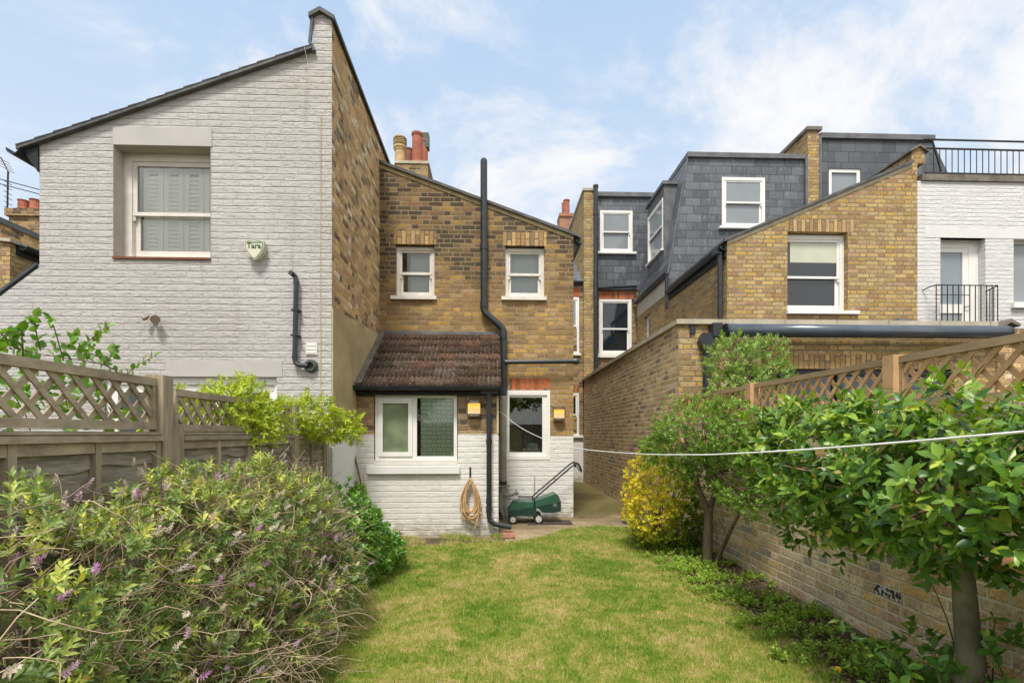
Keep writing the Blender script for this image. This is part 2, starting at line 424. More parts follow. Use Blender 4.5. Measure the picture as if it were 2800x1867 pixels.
WALLB0 = [(0.44, 0.34, 0.20), (0.40, 0.29, 0.16), (0.47, 0.38, 0.25), (0.36, 0.26, 0.16), (0.48, 0.33, 0.15), (0.37, 0.25, 0.18), (0.33, 0.26, 0.18), (0.45, 0.36, 0.24), (0.19, 0.17, 0.15), (0.42, 0.31, 0.19)]
SIDE = [(min(1, a * 1.34), min(1, b_ * 1.27), min(1, c_ * 1.1)) for a, b_, c_ in SIDE0]
WALLB = [tuple(min(1, x * 1.28) for x in c) for c in WALLB0]
M = {}
M['brick_own'] = brick_mat('yellow_stock_brick_sooty', [(a * 0.79, b_ * 0.80, c_ * 0.93) for a, b_, c_ in YEL], (0.36, 0.29, 0.18), dark=0.55, sootz=(3.2, 4.4, 1.15))
M['brick_next'] = brick_mat('yellow_stock_brick_cleaned', YEL2, (0.31, 0.265, 0.175), dark=0.25, mort=0.013, bump=0.9)
M['brick_side'] = brick_mat('yellow_stock_brick_party', SIDE, (0.50, 0.42, 0.28), dark=0.20)
M['brick_alley'] = brick_mat('buff_brick', [(0.56, 0.42, 0.23), (0.50, 0.36, 0.19), (0.58, 0.45, 0.27), (0.45, 0.31, 0.17), (0.54, 0.39, 0.20), (0.46, 0.30, 0.18), (0.30, 0.21, 0.14), (0.55, 0.42, 0.26), (0.50, 0.36, 0.20), (0.20, 0.15, 0.12), (0.52, 0.40, 0.22)], (0.68, 0.60, 0.44), dark=0.10, flemish=True, mort=0.014)
M['brick_garden'] = brick_mat('buff_garden_brick', [tuple(min(1, x * 1.12) for x in c) for c in WALLB], (0.72, 0.65, 0.49), dark=0.12, mort=0.014)
M['brick_dark'] = brick_mat('brown_stock_brick', [tuple(x * 0.55 for x in c) for c in SIDE], (0.36, 0.31, 0.23), dark=0.3)
M['brick_lean'] = brick_mat('mixed_brick', [(0.30, 0.19, 0.11), (0.36, 0.20, 0.12), (0.09, 0.07, 0.06), (0.38, 0.26, 0.13), (0.27, 0.18, 0.11), (0.34, 0.25, 0.14)], (0.33, 0.26, 0.18), dark=0.4)
M['soldier_yellow'] = brick_mat('yellow_soldier_brick', [(0.44, 0.29, 0.12), (0.39, 0.25, 0.11), (0.47, 0.34, 0.20), (0.34, 0.22, 0.11), (0.22, 0.15, 0.09), (0.43, 0.30, 0.14)], (0.20, 0.165, 0.11), flemish=False, L=0.6)
M['soldier_red'] = brick_mat('red_soldier_brick', [(0.50, 0.13, 0.05), (0.44, 0.12, 0.05), (0.20, 0.10, 0.06), (0.52, 0.15, 0.06), (0.12, 0.08, 0.06), (0.46, 0.14, 0.06)], (0.33, 0.24, 0.16), flemish=False, L=0.6)
M['brick_red'] = brick_mat('red_brick', [(0.38, 0.17, 0.11), (0.42, 0.2, 0.13), (0.33, 0.15, 0.1)], (0.4, 0.33, 0.25), flemish=False)
M['paint_grey'] = paint_brick_mat('white_house_paint', (0.475, 0.462, 0.448), 0.9, grime=0.6, str_=0.72)
M['paint_white'] = paint_brick_mat('lower_wall_paint', (0.70, 0.68, 0.65), 0.8, grime=0.40, str_=0.48)
M['paint_bright'] = paint_brick_mat('bright_white_paint', (0.64, 0.64, 0.635), 1.0, grime=0.25, str_=0.7)
M['lintel_grey'] = plain('painted_render_grey', (0.445, 0.425, 0.40), 0.8, 0.2, 0.05, 3, bump=0.1)
M['reveal'] = plain('reveal_paint', (0.44, 0.41, 0.365), 0.8, 0.2, 0.08, 3)
M['lintel_white'] = plain('painted_render_white', (0.64, 0.64, 0.63), 0.8, 0.2, 0.03, 3)
M['white_paint'] = plain('white_window_paint', (0.76, 0.745, 0.71), 0.45, 0.4, 0.04, 4)
M['white_old'] = plain('aged_window_paint', (0.66, 0.62, 0.57), 0.6, 0.3, 0.08, 9)
M['render'] = plain('cement_render', (0.46, 0.36, 0.20), 0.95, 0.1, 0.22, 1.3, bump=0.3)
M['render_white'] = plain('white_render', (0.70, 0.69, 0.67), 0.8, 0.2, 0.03, 2, bump=0.1)
M['beige'] = plain('beige_render', (0.50, 0.46, 0.38), 0.85, 0.2, 0.05, 2)
M['coping'] = plain('stone_coping', (0.43, 0.39, 0.30), 0.9, 0.15, 0.15, 4, bump=0.3)
M['coping_dark'] = plain('weathered_coping', (0.17, 0.155, 0.13), 0.9, 0.15, 0.3, 5, bump=0.4)
M['black'] = plain('black_plastic', (0.022, 0.027, 0.032), 0.38, 0.5, 0.25, 8)
M['black_wood'] = plain('black_fascia', (0.018, 0.02, 0.02), 0.6, 0.3, 0.25, 8)
M['iron'] = plain('black_iron', (0.02, 0.016, 0.016), 0.5, 0.4, 0.2, 8)
M['pipe_grey'] = plain('painted_grey_pipe', (0.25, 0.235, 0.19), 0.55, 0.4, 0.15, 7)
M['lead'] = plain('lead_sheet', (0.12, 0.124, 0.132), 0.55, 0.4, 0.25, 4)
M['roof_grey'] = plain('grey_slate_edge', (0.10, 0.10, 0.10), 0.75, 0.3, 0.3, 7, bump=0.3)
M['terracotta'] = plain('terracotta_pot', (0.34, 0.12, 0.075), 0.8, 0.2, 0.18, 5)
M['terracotta_dark'] = plain('dark_terracotta_pot', (0.22, 0.09, 0.07), 0.8, 0.2, 0.18, 5)
M['buff_pot'] = plain('buff_clay_pot', (0.47, 0.34, 0.17), 0.85, 0.2, 0.15, 8)
M['awning'] = plain('dark_awning_case', (0.06, 0.08, 0.105), 0.22, 0.6, 0.15, 3)
M['dark_frame'] = plain('dark_grey_frame', (0.025, 0.03, 0.035), 0.4, 0.4, 0.1, 4)
M['dark_room'] = plain('dark_interior', (0.06, 0.06, 0.055), 0.9, 0.1, 0.2, 2)
M['glass'] = glassmat('clear_glass', (0.96, 0.98, 0.96), 0.02)
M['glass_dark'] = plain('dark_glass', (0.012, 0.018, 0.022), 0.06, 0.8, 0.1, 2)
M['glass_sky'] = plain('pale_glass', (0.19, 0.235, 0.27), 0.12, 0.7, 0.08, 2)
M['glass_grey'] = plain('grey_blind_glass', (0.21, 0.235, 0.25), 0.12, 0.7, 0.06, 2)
M['glass_frost'] = plain('frosted_green_glass', (0.15, 0.185, 0.11), 0.4, 0.5, 0.5, 1.6)
M['shutter'] = plain('pale_green_shutter', (0.90, 0.885, 0.81), 0.6, 0.3, 0.03, 3)
M['olive'] = plain('olive_kitchen_wall', (0.60, 0.54, 0.30), 0.9, 0.1, 0.35, 2.5)
M['pale_blind'] = plain('pale_blue_blind', (0.44, 0.50, 0.54), 0.8, 0.2, 0.03, 2)
M['blind'] = plain('cream_blind', (0.50, 0.52, 0.42), 0.8, 0.2, 0.06, 3)

def slate_mat(name, H, L, c1, c2, bright):
    k = NT(name); f = brick_fields(k, L, H, 0.006, False, 0.001)
    c = k.mix(f["r1"], c1, c2)
    st = k.noise(k.sc_(f["uv"], 3.5, 0.8, 1), 4, 5, 0.65)
    c = k.mix(k.m_('MULTIPLY', k.mr(st, 0.5, 0.75, 0, 0.7), k.mr(f["fv"], 0.25, 0.8, 0.15, 1)), c, bright)
    c = k.mix(f["mask"], (0.03, 0.033, 0.038), c)
    k.base(c, 0.5, 0.4)
    h = k.m_('SUBTRACT', f["mask"], k.m_('MULTIPLY', f["fv"], 0.6)); k.bump(h, 0.7, 0.012)
    return k.m
M['slate'] = slate_mat('blue_grey_slate', 0.19, 0.36, (0.065, 0.073, 0.086), (0.125, 0.137, 0.155), (0.30, 0.31, 0.32))
M['slate_new'] = slate_mat('dark_slate_large', 0.25, 0.33, (0.055, 0.063, 0.072), (0.10, 0.11, 0.124), (0.16, 0.17, 0.18))
M['wood_grey'] = wood('weathered_fence_board', (0.10, 0.085, 0.062), (0.34, 0.295, 0.23), (0.64, 0.58, 0.48), 1, 0.12, 1)
M['wood_post'] = wood('weathered_post', (0.20, 0.155, 0.105), (0.42, 0.345, 0.25), (0.60, 0.51, 0.38), 1, 1, 0.1)
M['wood_trellis'] = wood('weathered_trellis', (0.22, 0.17, 0.12), (0.45, 0.37, 0.265), (0.62, 0.52, 0.38), 1, 0.2, 0.6)
M['wood_new'] = wood('orange_softwood', (0.42, 0.24, 0.12), (0.62, 0.39, 0.20), (0.70, 0.48, 0.29), 1, 0.3, 0.3, 0.3)
M['wood_rail'] = wood('brown_softwood_rail', (0.27, 0.185, 0.105), (0.42, 0.30, 0.175), (0.52, 0.38, 0.23), 1, 0.12, 1, 0.3)
k = NT('moist_concrete'); p = k.pos()
g = k.noise(p, 1.2, 6, 0.65, 0.4); g2 = k.noise(p, 22, 5, 0.7)
c = k.ramp(g, [(0.3, (0.13, 0.10, 0.06)), (0.5, (0.27, 0.205, 0.12)), (0.66, (0.44, 0.345, 0.215))])
sx_ = k.n("ShaderNodeSeparateXYZ"); k.set(sx_.inputs[0], p)
moss = k.m_('MULTIPLY', k.mr(sx_.outputs[1], 7.8, 8.9), k.mr(sx_.outputs[0], 0.9, 1.5))
c = k.mix(k.m_('MULTIPLY', moss, 0.8), c, k.mix(g, (0.06, 0.055, 0.012), (0.17, 0.14, 0.03)))
c = k.mix(k.mr(g2, 0.35, 0.65, 0, 0.35), c, (0.06, 0.05, 0.03))
k.base(c, 0.8, 0.25); k.bump(k.m_('ADD', g, k.m_('MULTIPLY', g2, 0.5)), 0.5, 0.02); M['concrete'] = k.m
k = NT('garden_soil'); p = k.pos(); g = k.noise(p, 30, 6, 0.75); g1 = k.noise(p, 3, 4)
c = k.ramp(g, [(0.3, (0.03, 0.02, 0.012)), (0.5, (0.13, 0.10, 0.065)), (0.7, (0.27, 0.21, 0.14))])
c = k.mix(k.mr(g1, 0.45, 0.6, 0, 0.6), c, (0.07, 0.075, 0.025)); k.base(c, 0.95, 0.1); k.bump(g, 1.0, 0.03); M['soil'] = k.m
def lawn_color(k, p):
    a = k.noise(p, 1.5, 6, 0.7, 0.8); b = k.noise(p, 9, 5, 0.7, 0.4); e = k.noise(p, 45, 3, 0.7)
    t = k.m_('ADD', k.m_('ADD', k.m_('MULTIPLY', a, 0.50), k.m_('MULTIPLY', b, 0.38)), k.m_('MULTIPLY', e, 0.16))
    return k.ramp(t, [(0.42, (0.14, 0.27, 0.022)), (0.48, (0.24, 0.35, 0.04)), (0.54, (0.42, 0.43, 0.10)), (0.61, (0.68, 0.54, 0.27))])
k = NT('lawn_ground'); p = k.pos(); c = k.mix(1.0, lawn_color(k, p), (0.75, 0.72, 0.6), 'MULTIPLY'); g = k.noise(p, 60, 5, 0.7)
c = k.mix(k.mr(g, 0.4, 0.65, 0, 0.6), c, (0.07, 0.075, 0.02)); k.base(c, 0.95, 0.1); k.bump(g, 0.8, 0.02); M['lawn'] = k.m
k = NT('grass_blades'); p = k.pos(); a = k.n("ShaderNodeAttribute"); a.attribute_name = "rnd"
c = lawn_color(k, p); c = k.mix(k.mr(a.outputs["Fac"], 0.80, 0.95, 0, 0.75), c, (0.66, 0.56, 0.28)); c = k.mix(k.mr(a.outputs["Fac"], 0.3, 0.0, 0, 0.4), c, (0.11, 0.22, 0.02))
k.base(c, 0.55, 0.25)
tr = k.n("ShaderNodeBsdfTranslucent"); k.set(tr.inputs[0], c); ms = k.n("ShaderNodeMixShader"); ms.inputs[0].default_value = 0.3
k.t.links.new(k.b.outputs[0], ms.inputs[1]); k.t.links.new(tr.outputs[0], ms.inputs[2]); k.t.links.new(ms.outputs[0], k.out.inputs[0]); M['grass'] = k.m
# ================================================================== ground
def sheet(name, pts, z, mat, th=0.02):
    b = MB(); b.prism(Fr((0, 0, 0), (1, 0, 0), (0, 1, 0), (0, 0, 1)), pts, z - th, z)
    o = b.build(name, mat); o['kind'] = 'structure'; return o
sheet('ground', [(-400, -400), (400, -400), (400, 600), (-400, 600)], -0.03, M['soil'])
LAWN = [(-1.95, -1.5), (1.98, -1.5), (1.90, 2.6), (1.96, 3.6), (1.80, 4.6), (1.92, 5.4), (1.72, 6.3), (1.95, 7.25), (1.55, 7.42), (1.0, 7.16),
        (0.66, 6.66), (0.35, 6.42), (0.02, 6.30), (-0.3, 6.27), (-0.5, 6.30), (-0.72, 6.17), (-0.95, 6.20), (-1.2, 6.08), (-1.7, 6.0), (-1.95, 5.7)]
sheet('lawn', LAWN, 0.0, M['lawn'])
sheet('flower_bed', [(1.2, -1.5), (2.5, -1.5), (2.5, 7.3), (1.2, 7.3)], -0.006, M['soil'])
sheet('patio', [(-1.81, 5.9), (2.5, 5.9), (2.5, 14.2), (-1.81, 14.2)], -0.010, M['concrete'])
sheet('flower_bed', [(-1.85, 5.2), (0.15, 5.2), (0.15, 6.62), (-1.85, 6.62)], -0.005, M['soil'])

# ================================================================== windows
def sash_window(house, F, a0, a1, b0, b1, rec, pane, fw=0.05, frame='white_paint', sill=None, split=0.5, depth=0.09, rail=0.035, label=None, horns=True, sillmat=None, bottom=0.065, sashes=True):
    """a box sash window standing in its opening; c = -rec is the front of the frame"""
    c1, c0 = -rec, -rec - depth
    fr = MB(); m = M[frame]
    fr.box(F, a0, a0 + fw, b0, b1, c0, c1); fr.box(F, a1 - fw, a1, b0, b1, c0, c1)
    fr.box(F, a0 + fw, a1 - fw, b1 - fw, b1, c0, c1); fr.box(F, a0 + fw, a1 - fw, b0, b0 + fw * 0.6, c0, c1)
    w = fr.build('window', m, house)
    if label: w['label'] = label
    ia0, ia1, ib0, ib1 = a0 + fw, a1 - fw, b0 + fw * 0.6, b1 - fw
    mid = ib0 + (ib1 - ib0) * split
    if sashes:
        s = MB()
        s.box(F, ia0, ia0 + rail, mid, ib1, c1 - 0.045, c1 - 0.015); s.box(F, ia1 - rail, ia1, mid, ib1, c1 - 0.045, c1 - 0.015)
        s.box(F, ia0 + rail, ia1 - rail, ib1 - rail, ib1, c1 - 0.045, c1 - 0.015); s.box(F, ia0, ia1, mid - 0.02, mid + 0.02, c1 - 0.047, c1 - 0.010)
        if horns:
            for a in (ia0, ia1 - 0.028): s.box(F, a, a + 0.028, mid - 0.075, mid - 0.021, c1 - 0.044, c1 - 0.017)
        s.build('sash', m, w)
        s = MB()
        s.box(F, ia0, ia0 + rail + .012, ib0, mid - 0.021, c1 - 0.082, c1 - 0.050); s.box(F, ia1 - rail - .012, ia1, ib0, mid - 0.021, c1 - 0.082, c1 - 0.050)
        s.box(F, ia0 + rail + .012, ia1 - rail - .012, ib0, ib0 + bottom, c1 - 0.082, c1 - 0.050)
        s.build('sash', m, w)
        MB().box(F, ia0 + rail, ia1 - rail, mid + 0.02, ib1 - rail, c1 - 0.034, c1 - 0.028).build('pane', M[pane], w)
        MB().box(F, ia0 + rail, ia1 - rail, ib0 + bottom, mid - 0.021, c1 - 0.070, c1 - 0.064).build('pane', M[pane], w)
    else:
        MB().box(F, ia0, ia1, ib0, ib1, c1 - 0.05, c1 - 0.04).build('pane', M[pane], w)
    if sill:
        ov, th, pr = sill
        MB().box(F, a0 - ov, a1 + ov, b0 - th, b0 - 0.002, c0, pr).build('sill', M[sillmat or frame], w)
    return w

def gutter(F, p, q, r=0.055):
    """half-round gutter between two points"""
    p, q = Vector(p), Vector(q); d = (q - p).normalized(); up = Vector((0, 0, 1)); s_ = d.cross(up).normalized()
    n = 9; b = MB(); vs = []
    for e in (p, q):
        for rr in (r, r * 0.86):
            for i in range(n):
                t = math.pi + math.pi * i / (n - 1); vs.append(e + s_ * math.cos(t) * rr + up * math.sin(t) * rr)
    fs = []
    for i in range(n - 1):
        fs += [(i, i + 1, 2 * n + i + 1, 2 * n + i), (n + i, 3 * n + i, 3 * n + i + 1, n + i + 1), (i, n + i, n + i + 1, i + 1), (2 * n + i, 2 * n + i + 1, 3 * n + i + 1, 3 * n + i)]
    fs += [(0, 2 * n, 3 * n, n), (n - 1, 2 * n - 1, 4 * n - 1, 3 * n - 1)]
    return b.add(vs, fs)

def soldier(house, F, a0, a1, b0, b1, mat, pr=0.003):
    return MB().box(F, a0, a1, b0, b1, -0.09, pr).build('lintel', M[mat], house, rot=True)

def chimney_pot(parent, c, r, h, mat, kind='plain'):
    b = MB(); c = Vector(c)
    if kind == 'plain':
        b.lathe(c, [(r * 1.12, 0), (r, 0.04), (r * 0.94, h * 0.9), (r * 1.08, h * 0.93), (r * 1.08, h), (r * 0.8, h), (r * 0.78, h - 0.1)], 16)
    elif kind == 'cowl':
        b.lathe(c, [(r * 1.1, 0), (r, 0.05), (r, h * 0.48), (r * 1.12, h * 0.5), (r * 1.12, h * 0.55), (r * 1.28, h * 0.58), (r * 1.28, h * 0.66), (r * 1.0, h * 0.67)], 16)
        for i in range(4):
            z = h * (0.71 + 0.065 * i); b.lathe(c, [(r * 1.0, z), (r * 1.3, z + 0.004), (r * (1.3 - .04 * i), z + 0.022), (r * 1.0, z + 0.022)], 16)
        for i in range(8):
            t = i * math.pi / 4; b.tube([c + Vector((math.cos(t) * r * 1.15, math.sin(t) * r * 1.15, h * 0.6)), c + Vector((math.cos(t) * r * 1.1, math.sin(t) * r * 1.1, h * 0.97))], 0.012, 4)
        b.lathe(c, [(r * 1.2, h * 0.955), (r * 1.0, h), (0.02, h * 1.03)], 16)
    return b.build('chimney_pot', M[mat], parent, smooth=False)

# ================================================================== the yellow brick house of this garden
YO = 8.2
FO = front(YO)
own = thing('brick_house', 'yellow brick terraced house with grey sloping roof, red tiled lean-to and white painted foot', 'house', (-0.3, 11, 0))
xl, xr = -1.81, px(1568, 900, YO)[0]
zl, zr = px(1040, 448, YO)[1], px(1566, 645, YO)[1]
wu1 = (px(1082, 0, YO)[0], px(1188, 0, YO)[0], px(0, 812, YO)[1], px(0, 668, YO)[1])
wu1 = (wu1[0], wu1[1], px(1135, 812, YO)[1], px(1135, 668, YO)[1])
wu2 = (px(1381, 0, YO)[0], px(1489, 0, YO)[0], px(1435, 814, YO)[1], px(1435, 672, YO)[1])
wk = (px(1384, 0, YO)[0], px(1504, 0, YO)[0], px(1440, 1256, YO)[1], px(1440, 1067, YO)[1])
zp = px(1500, 1192, YO)[1]
MB().wall(FO, [(xl, zp), (wk[0], zp), (wk[0], wk[3]), (wk[1], wk[3]), (wk[1], zp), (xr, zp), (xr, zr), (xl, zl)], [wu1, wu2], -0.3, 0).build('wall', M['brick_own'], own)
MB().wall(FO, [(xl, -0.1), (xr - 0.002, -0.1), (xr - 0.002, zp - .001), (wk[1] + .001, zp - .001), (wk[1] + .001, wk[2]), (wk[0] - .001, wk[2]), (wk[0] - .001, zp - .001), (xl, zp - .001)], [], -0.3, 0.004).build('painted_wall', M['paint_white'], own)
MB().box(right(xr), YO + 0.3, 14.2, -0.1, zr - 0.02, -0.3, 0).build('side_wall', M['brick_own'], own)
# roof slab with a dark verge
b = MB(); sl = (zr - zl) / (xr - xl)
pts = [(xl, zl + 0.0), (xr + 0.09, zl + sl * (xr + 0.09 - xl)), (xr + 0.09, zl + sl * (xr + 0.09 - xl) + 0.045), (xl, zl + 0.045)]
b.prism(FO, pts, -6.0, 0.05); b.build('roof', M['roof_grey'], own)
MB().prism(FO, [(xl, zl - .065), (xr, zr - .065), (xr, zr - 0.001), (xl, zl - 0.001)], -0.02, 0.012).build('verge_mortar', plain('verge_mortar_mat', (0.36, 0.29, 0.17), 0.9, 0.1, 0.2, 6), own)
gutter(None, (xr + 0.10, YO - 0.03, zr - 0.07), (xr + 0.10, 14.2, zr - 0.07), 0.06).build('gutter', M['black'], own)
MB().prism(FO, [(xr, zr - 0.30), (xr + 0.03, zr - 0.26), (xr + 0.13, zr - 0.06), (xr + 0.13, zr - 0.01), (xr, zr - 0.01)], -0.3, -0.02).build('fascia', M['black_wood'], own)
# upstairs windows
for wv, sx0, sx1, l in ((wu1, 1069, 1194, None), (wu2, 1371, 1494, None)):
    soldier(own, FO, wv[0] - 0.03, wv[1] + 0.03, wv[3] + 0.001, wv[3] + 0.215, 'soldier_yellow')
    w_ = sash_window(own, FO, wv[0], wv[1], wv[2] + 0.012, wv[3] - 0.02, 0.07, 'glass', 0.052, 'white_old', None, 0.49, depth=0.1)
    MB().box(FO, wv[0] + (.20 if wv is wu1 else .02), wv[1] - .02, wv[2] + .02, wv[3] - .02, -.215, -.21).build('blind', M['pale_blind'], w_)
    MB().box(FO, wv[0] - .05, wv[1] + .05, wv[2] - .05, wv[3] + .05, -.62, -.60).build('room_interior', M['olive'], own)
    MB().box(FO, px(sx0, 0, YO)[0], px(sx1, 0, YO)[0], wv[2] - 0.045, wv[2] + 0.010, -0.16, 0.05).build('sill', M['white_old'], w_)
# kitchen window: a casement with a room behind
soldier(own, FO, px(1394, 0, YO)[0], px(1504, 0, YO)[0], wk[3] + 0.001, px(1440, 1034, YO)[1], 'soldier_red')
a0, a1, b0, b1 = wk; f = 0.05
fr = MB(); fr.box(FO, a0, a0 + f, b0, b1, -.08, .012); fr.box(FO, a1 - f, a1, b0, b1, -.08, .012); fr.box(FO, a0 + f, a1 - f, b1 - .075, b1, -.08, .012); fr.box(FO, a0 + f, a1 - f, b0, b0 + .06, -.08, .012)
kw = fr.build('window', M['white_paint'], own)
b = MB(); g0, g1, h0, h1 = px(1393, 0, YO)[0], px(1483, 0, YO)[0], px(1440, 1236, YO)[1], px(1440, 1086, YO)[1]
b.box(FO, a0 + f, g0, b0 + .06, b1 - .075, -.07, -.01); b.box(FO, g1, a1 - f, b0 + .06, b1 - .075, -.07, -.01); b.box(FO, g0, g1, b0 + .06, h0, -.07, -.01); b.box(FO, g0, g1, h1, b1 - .075, -.07, -.01)
b.build('sash', M['white_paint'], kw)
MB().box(FO, g0, g1, h0, h1, -.045, -.040).build('pane', M['glass'], kw)
olive = M['olive']
b = MB(); F = FO
b.box(F, a0 - .3, a1 + .3, b0 - .5, b1 + .25, -1.55, -1.5); b.box(F, a0 - .3, a0 - .25, b0 - .5, b1 + .25, -1.5, -.31); b.box(F, a1 + .25, a1 + .28, b0 - .5, b1 + .25, -1.5, -.31)
b.box(F, a0 - .25, a1 + .25, b0 - .5, b0 - .02, -1.5, -.31); b.box(F, a0 - .25, a1 + .25, b1 + .2, b1 + .25, -1.5, -.31)
b.build('kitchen_interior', olive, own)
b = MB(); b.box(F, a0 + .35, a0 + .50, b0 + .0, b1 - .18, -1.49, -1.2); b.box(F, a0 + .55, a0 + .66, b0, b1 - .3, -1.49, -1.3); b.build('cupboard', plain('pale_cupboard', (0.30, 0.30, 0.20), 0.7), own)
dr = thing('dish_rack', 'small white dish rack with plates behind the kitchen window', 'dish rack', (0.6, YO + .14, b0))
b = MB()
for i in range(5): b.lathe(F(g0 + .33 + i * .025, h0 + .075, -.16), [(0.02, 0), (0.07, .004), (0.07, .008), (0.02, .010)], 20, (0.85, 0.5, 0))
b.build('plate', plain('pale_plate', (0.55, 0.62, 0.52), 0.3, 0.5), dr)
b = MB()
for i in range(9): b.tube([F(g0 + .24 + i * .03, h0 - .02, -.12), F(g0 + .24 + i * .03, h0 + .045, -.12)], .004, 5)
b.tube([F(g0 + .22, h0 + .045, -.12), F(g0 + .50, h0 + .045, -.12)], .005, 5); b.build('rack', M['white_paint'], dr)
sp_ = MB().box(F, g0 + .01, g0 + .055, h0 - .03, h0 + .03, -.14, -.10); tag(sp_.build('sponge', plain('yellow_sponge', (0.65, 0.55, 0.02), 0.9)), 'yellow sponge in the left corner of the kitchen window', 'sponge')

# soil pipe with its offset, and the waste pipe
def P3(u, v, Y, off=0.0):
    x, z = px(u, v, Y); return Vector((x, Y - off, z))
Yp = YO - 0.10
b = MB(); b.tube([P3(1323, 442, Yp), P3(1323, 838, Yp)], 0.054, 14)
b.tube([P3(1323, 838, Yp), P3(1323, 846, Yp), P3(1327, 856, Yp), P3(1366, 890, Yp), P3(1375, 900, Yp), P3(1376, 912, Yp), P3(1376, 1078, Yp)], 0.054, 14)
for v0, v1, u in ((668, 682, 1323), (826, 842, 1323), (905, 925, 1376), (975, 1000, 1376), (1052, 1080, 1376)): b.tube([P3(u, v0, Yp), P3(u, v1, Yp)], 0.062, 14)
b.lathe(P3(1323, 442, Yp), [(0.054, -.01), (0.052, 0.02), (0.035, 0.045), (0.01, 0.055)], 14)
b.build('soil_pipe', M['black'], own, smooth=False)
b = MB(); b.tube([P3(1376, 1082, Yp), P3(1376, 1316, Yp)], 0.052, 14); b.tube([P3(1376, 1330, Yp), P3(1374, 1410, Yp)], 0.05, 14)
b.box(front(Yp - .0), px(1362, 0, Yp)[0], px(1394, 0, Yp)[0], px(1376, 1330, Yp)[1], px(1376, 1326, Yp)[1], -.05, .06)
b.build('lower_pipe', M['pipe_grey'], own)
MB().tube([P3(1376, 1315, Yp), P3(1376, 1331, Yp)], 0.058, 14).build('pipe_collar', M['black'], own)
b = MB(); b.tube([P3(1372, 1352, Yp, .02), P3(1398, 1352, Yp, .05), P3(1413, 1345, Yp, .07)], 0.022, 10); b.tube([P3(1408, 1348, Yp, .06), P3(1414, 1343, Yp, .07)], 0.036, 10)
b.tube([P3(1368, 1345, Yp, .06), P3(1369, 1388, Yp, .08), P3(1384, 1432, Yp, .16)], 0.030, 10)
b.tube([P3(1375, 1395, Yp, .12), P3(1381, 1436, Yp, .2)], 0.024, 10); b.tube([P3(1392, 1402, Yp, .2), P3(1392, 1438, Yp, .22)], 0.030, 10)
b.build('waste_pipe', M['pipe_grey'], own)
b = MB(); b.tube([P3(1380, 991, Yp, .05), P3(1572, 989, Yp, .05), P3(1578, 989, Yp, .02)], 0.036, 12); b.lathe(P3(1574, 989, Yp, .05), [(0.045, -.05), (0.05, 0), (0.04, .05)], 12, (1, 0, 0)); b.build('branch_pipe', M['black'], own)

# lean-to -----------------------------------------------------------------
YL = 6.78; FL = front(YL)
lx1 = 0.062; wl = (px(1022, 0, YL)[0], px(1252, 0, YL)[0], px(1140, 1268, YL)[1], px(1140, 1078, YL)[1])
zlp = 1.333; eave = px(1140, 1062, YL)[1]
MB().wall(FL, [(-1.79, zlp), (wl[0], zlp), (wl[0], eave), (-1.79, eave)], [], -.2, 0).build('lean_to_wall', M['brick_lean'], own)
MB().wall(FL, [(wl[1], zlp), (lx1, zlp), (lx1, eave), (wl[1], eave)], [], -.2, 0).build('lean_to_wall', M['brick_lean'], own)
MB().wall(FL, [(-1.79, -.1), (lx1 + .003, -.1), (lx1 + .003, zlp - .001), (wl[1], zlp - .001), (wl[1], wl[2]), (wl[0], wl[2]), (wl[0], zlp - .001), (-1.79, zlp - .001)], [], -.2, .004).build('lean_to_painted_wall', M['paint_white'], own)
zt = px(1200, 916, YO)[1]
MB().prism(right(lx1), [(YL + .2, -.1), (YO, -.1), (YO, zt - .1), (YL + .2, eave - .0)], -.2, 0).build('lean_to_side_wall', M['paint_white'], own)
MB().box(FL, wl[0] - .1, wl[1] + .1, wl[2] - .3, wl[3], -.9, -.85).build('lean_to_interior', M['dark_room'], own)
MB().box(FL, wl[0], wl[1], wl[3], eave + .02, -.1, -.0).build('lintel', M['white_old'], own)
# lean-to window
a0, a1, b0, b1 = wl[0] + .012, wl[1] - .012, wl[2] + .05, wl[3]
mxx = px(1133, 0, YL)[0]
fr = MB(); fr.box(FL, a0, a0 + .045, b0, b1, -.10, -.03); fr.box(FL, a1 - .045, a1, b0, b1, -.10, -.03); fr.box(FL, a0 + .045, a1 - .045, b1 - .045, b1, -.10, -.03); fr.box(FL, a0 + .045, a1 - .045, b0, b0 + .05, -.10, -.03)
fr.box(FL, mxx - .028, mxx + .028, b0 + .05, b1 - .045, -.10, -.03)
lw = fr.build('window', M['white_paint'], own)
b = MB(); q0, q1, r0, r1 = a0 + .045, mxx - .028, b0 + .05, b1 - .045; f = .055
b.box(FL, q0, q0 + f, r0, r1, -.08, -.012); b.box(FL, q1 - f, q1, r0, r1, -.08, -.012); b.box(FL, q0 + f, q1 - f, r0, r0 + f, -.08, -.012); b.box(FL, q0 + f, q1 - f, r1 - f * 1.3, r1, -.08, -.012)
b.box(FL, q0 + .06, q1 - .08, r1 - .03, r1 - .018, -.012, -.004)
b.build('sash', M['white_paint'], lw)
MB().box(FL, q0 + f, q1 - f, r0 + f, r1 - f * 1.3, -.05, -.045).build('pane', M['glass_frost'], lw)
g0, g1 = mxx + .028, a1 - .045
MB().box(FL, g0, g1, r0, r1, -.06, -.055).build('pane', glassmat('lean_to_glass', (0.93, 0.97, 0.93), 0.0), lw)
k = NT('line_pattern_blind'); f_ = brick_fields(k, 0.085, 0.055, 0.0045, True, 0.0)
uvr = k.n("ShaderNodeSeparateXYZ"); k.set(uvr.inputs[0], f_['uv']); cm = k.n("ShaderNodeCombineXYZ"); k.set(cm.inputs[0], uvr.outputs[1]); k.set(cm.inputs[1], uvr.outputs[0])
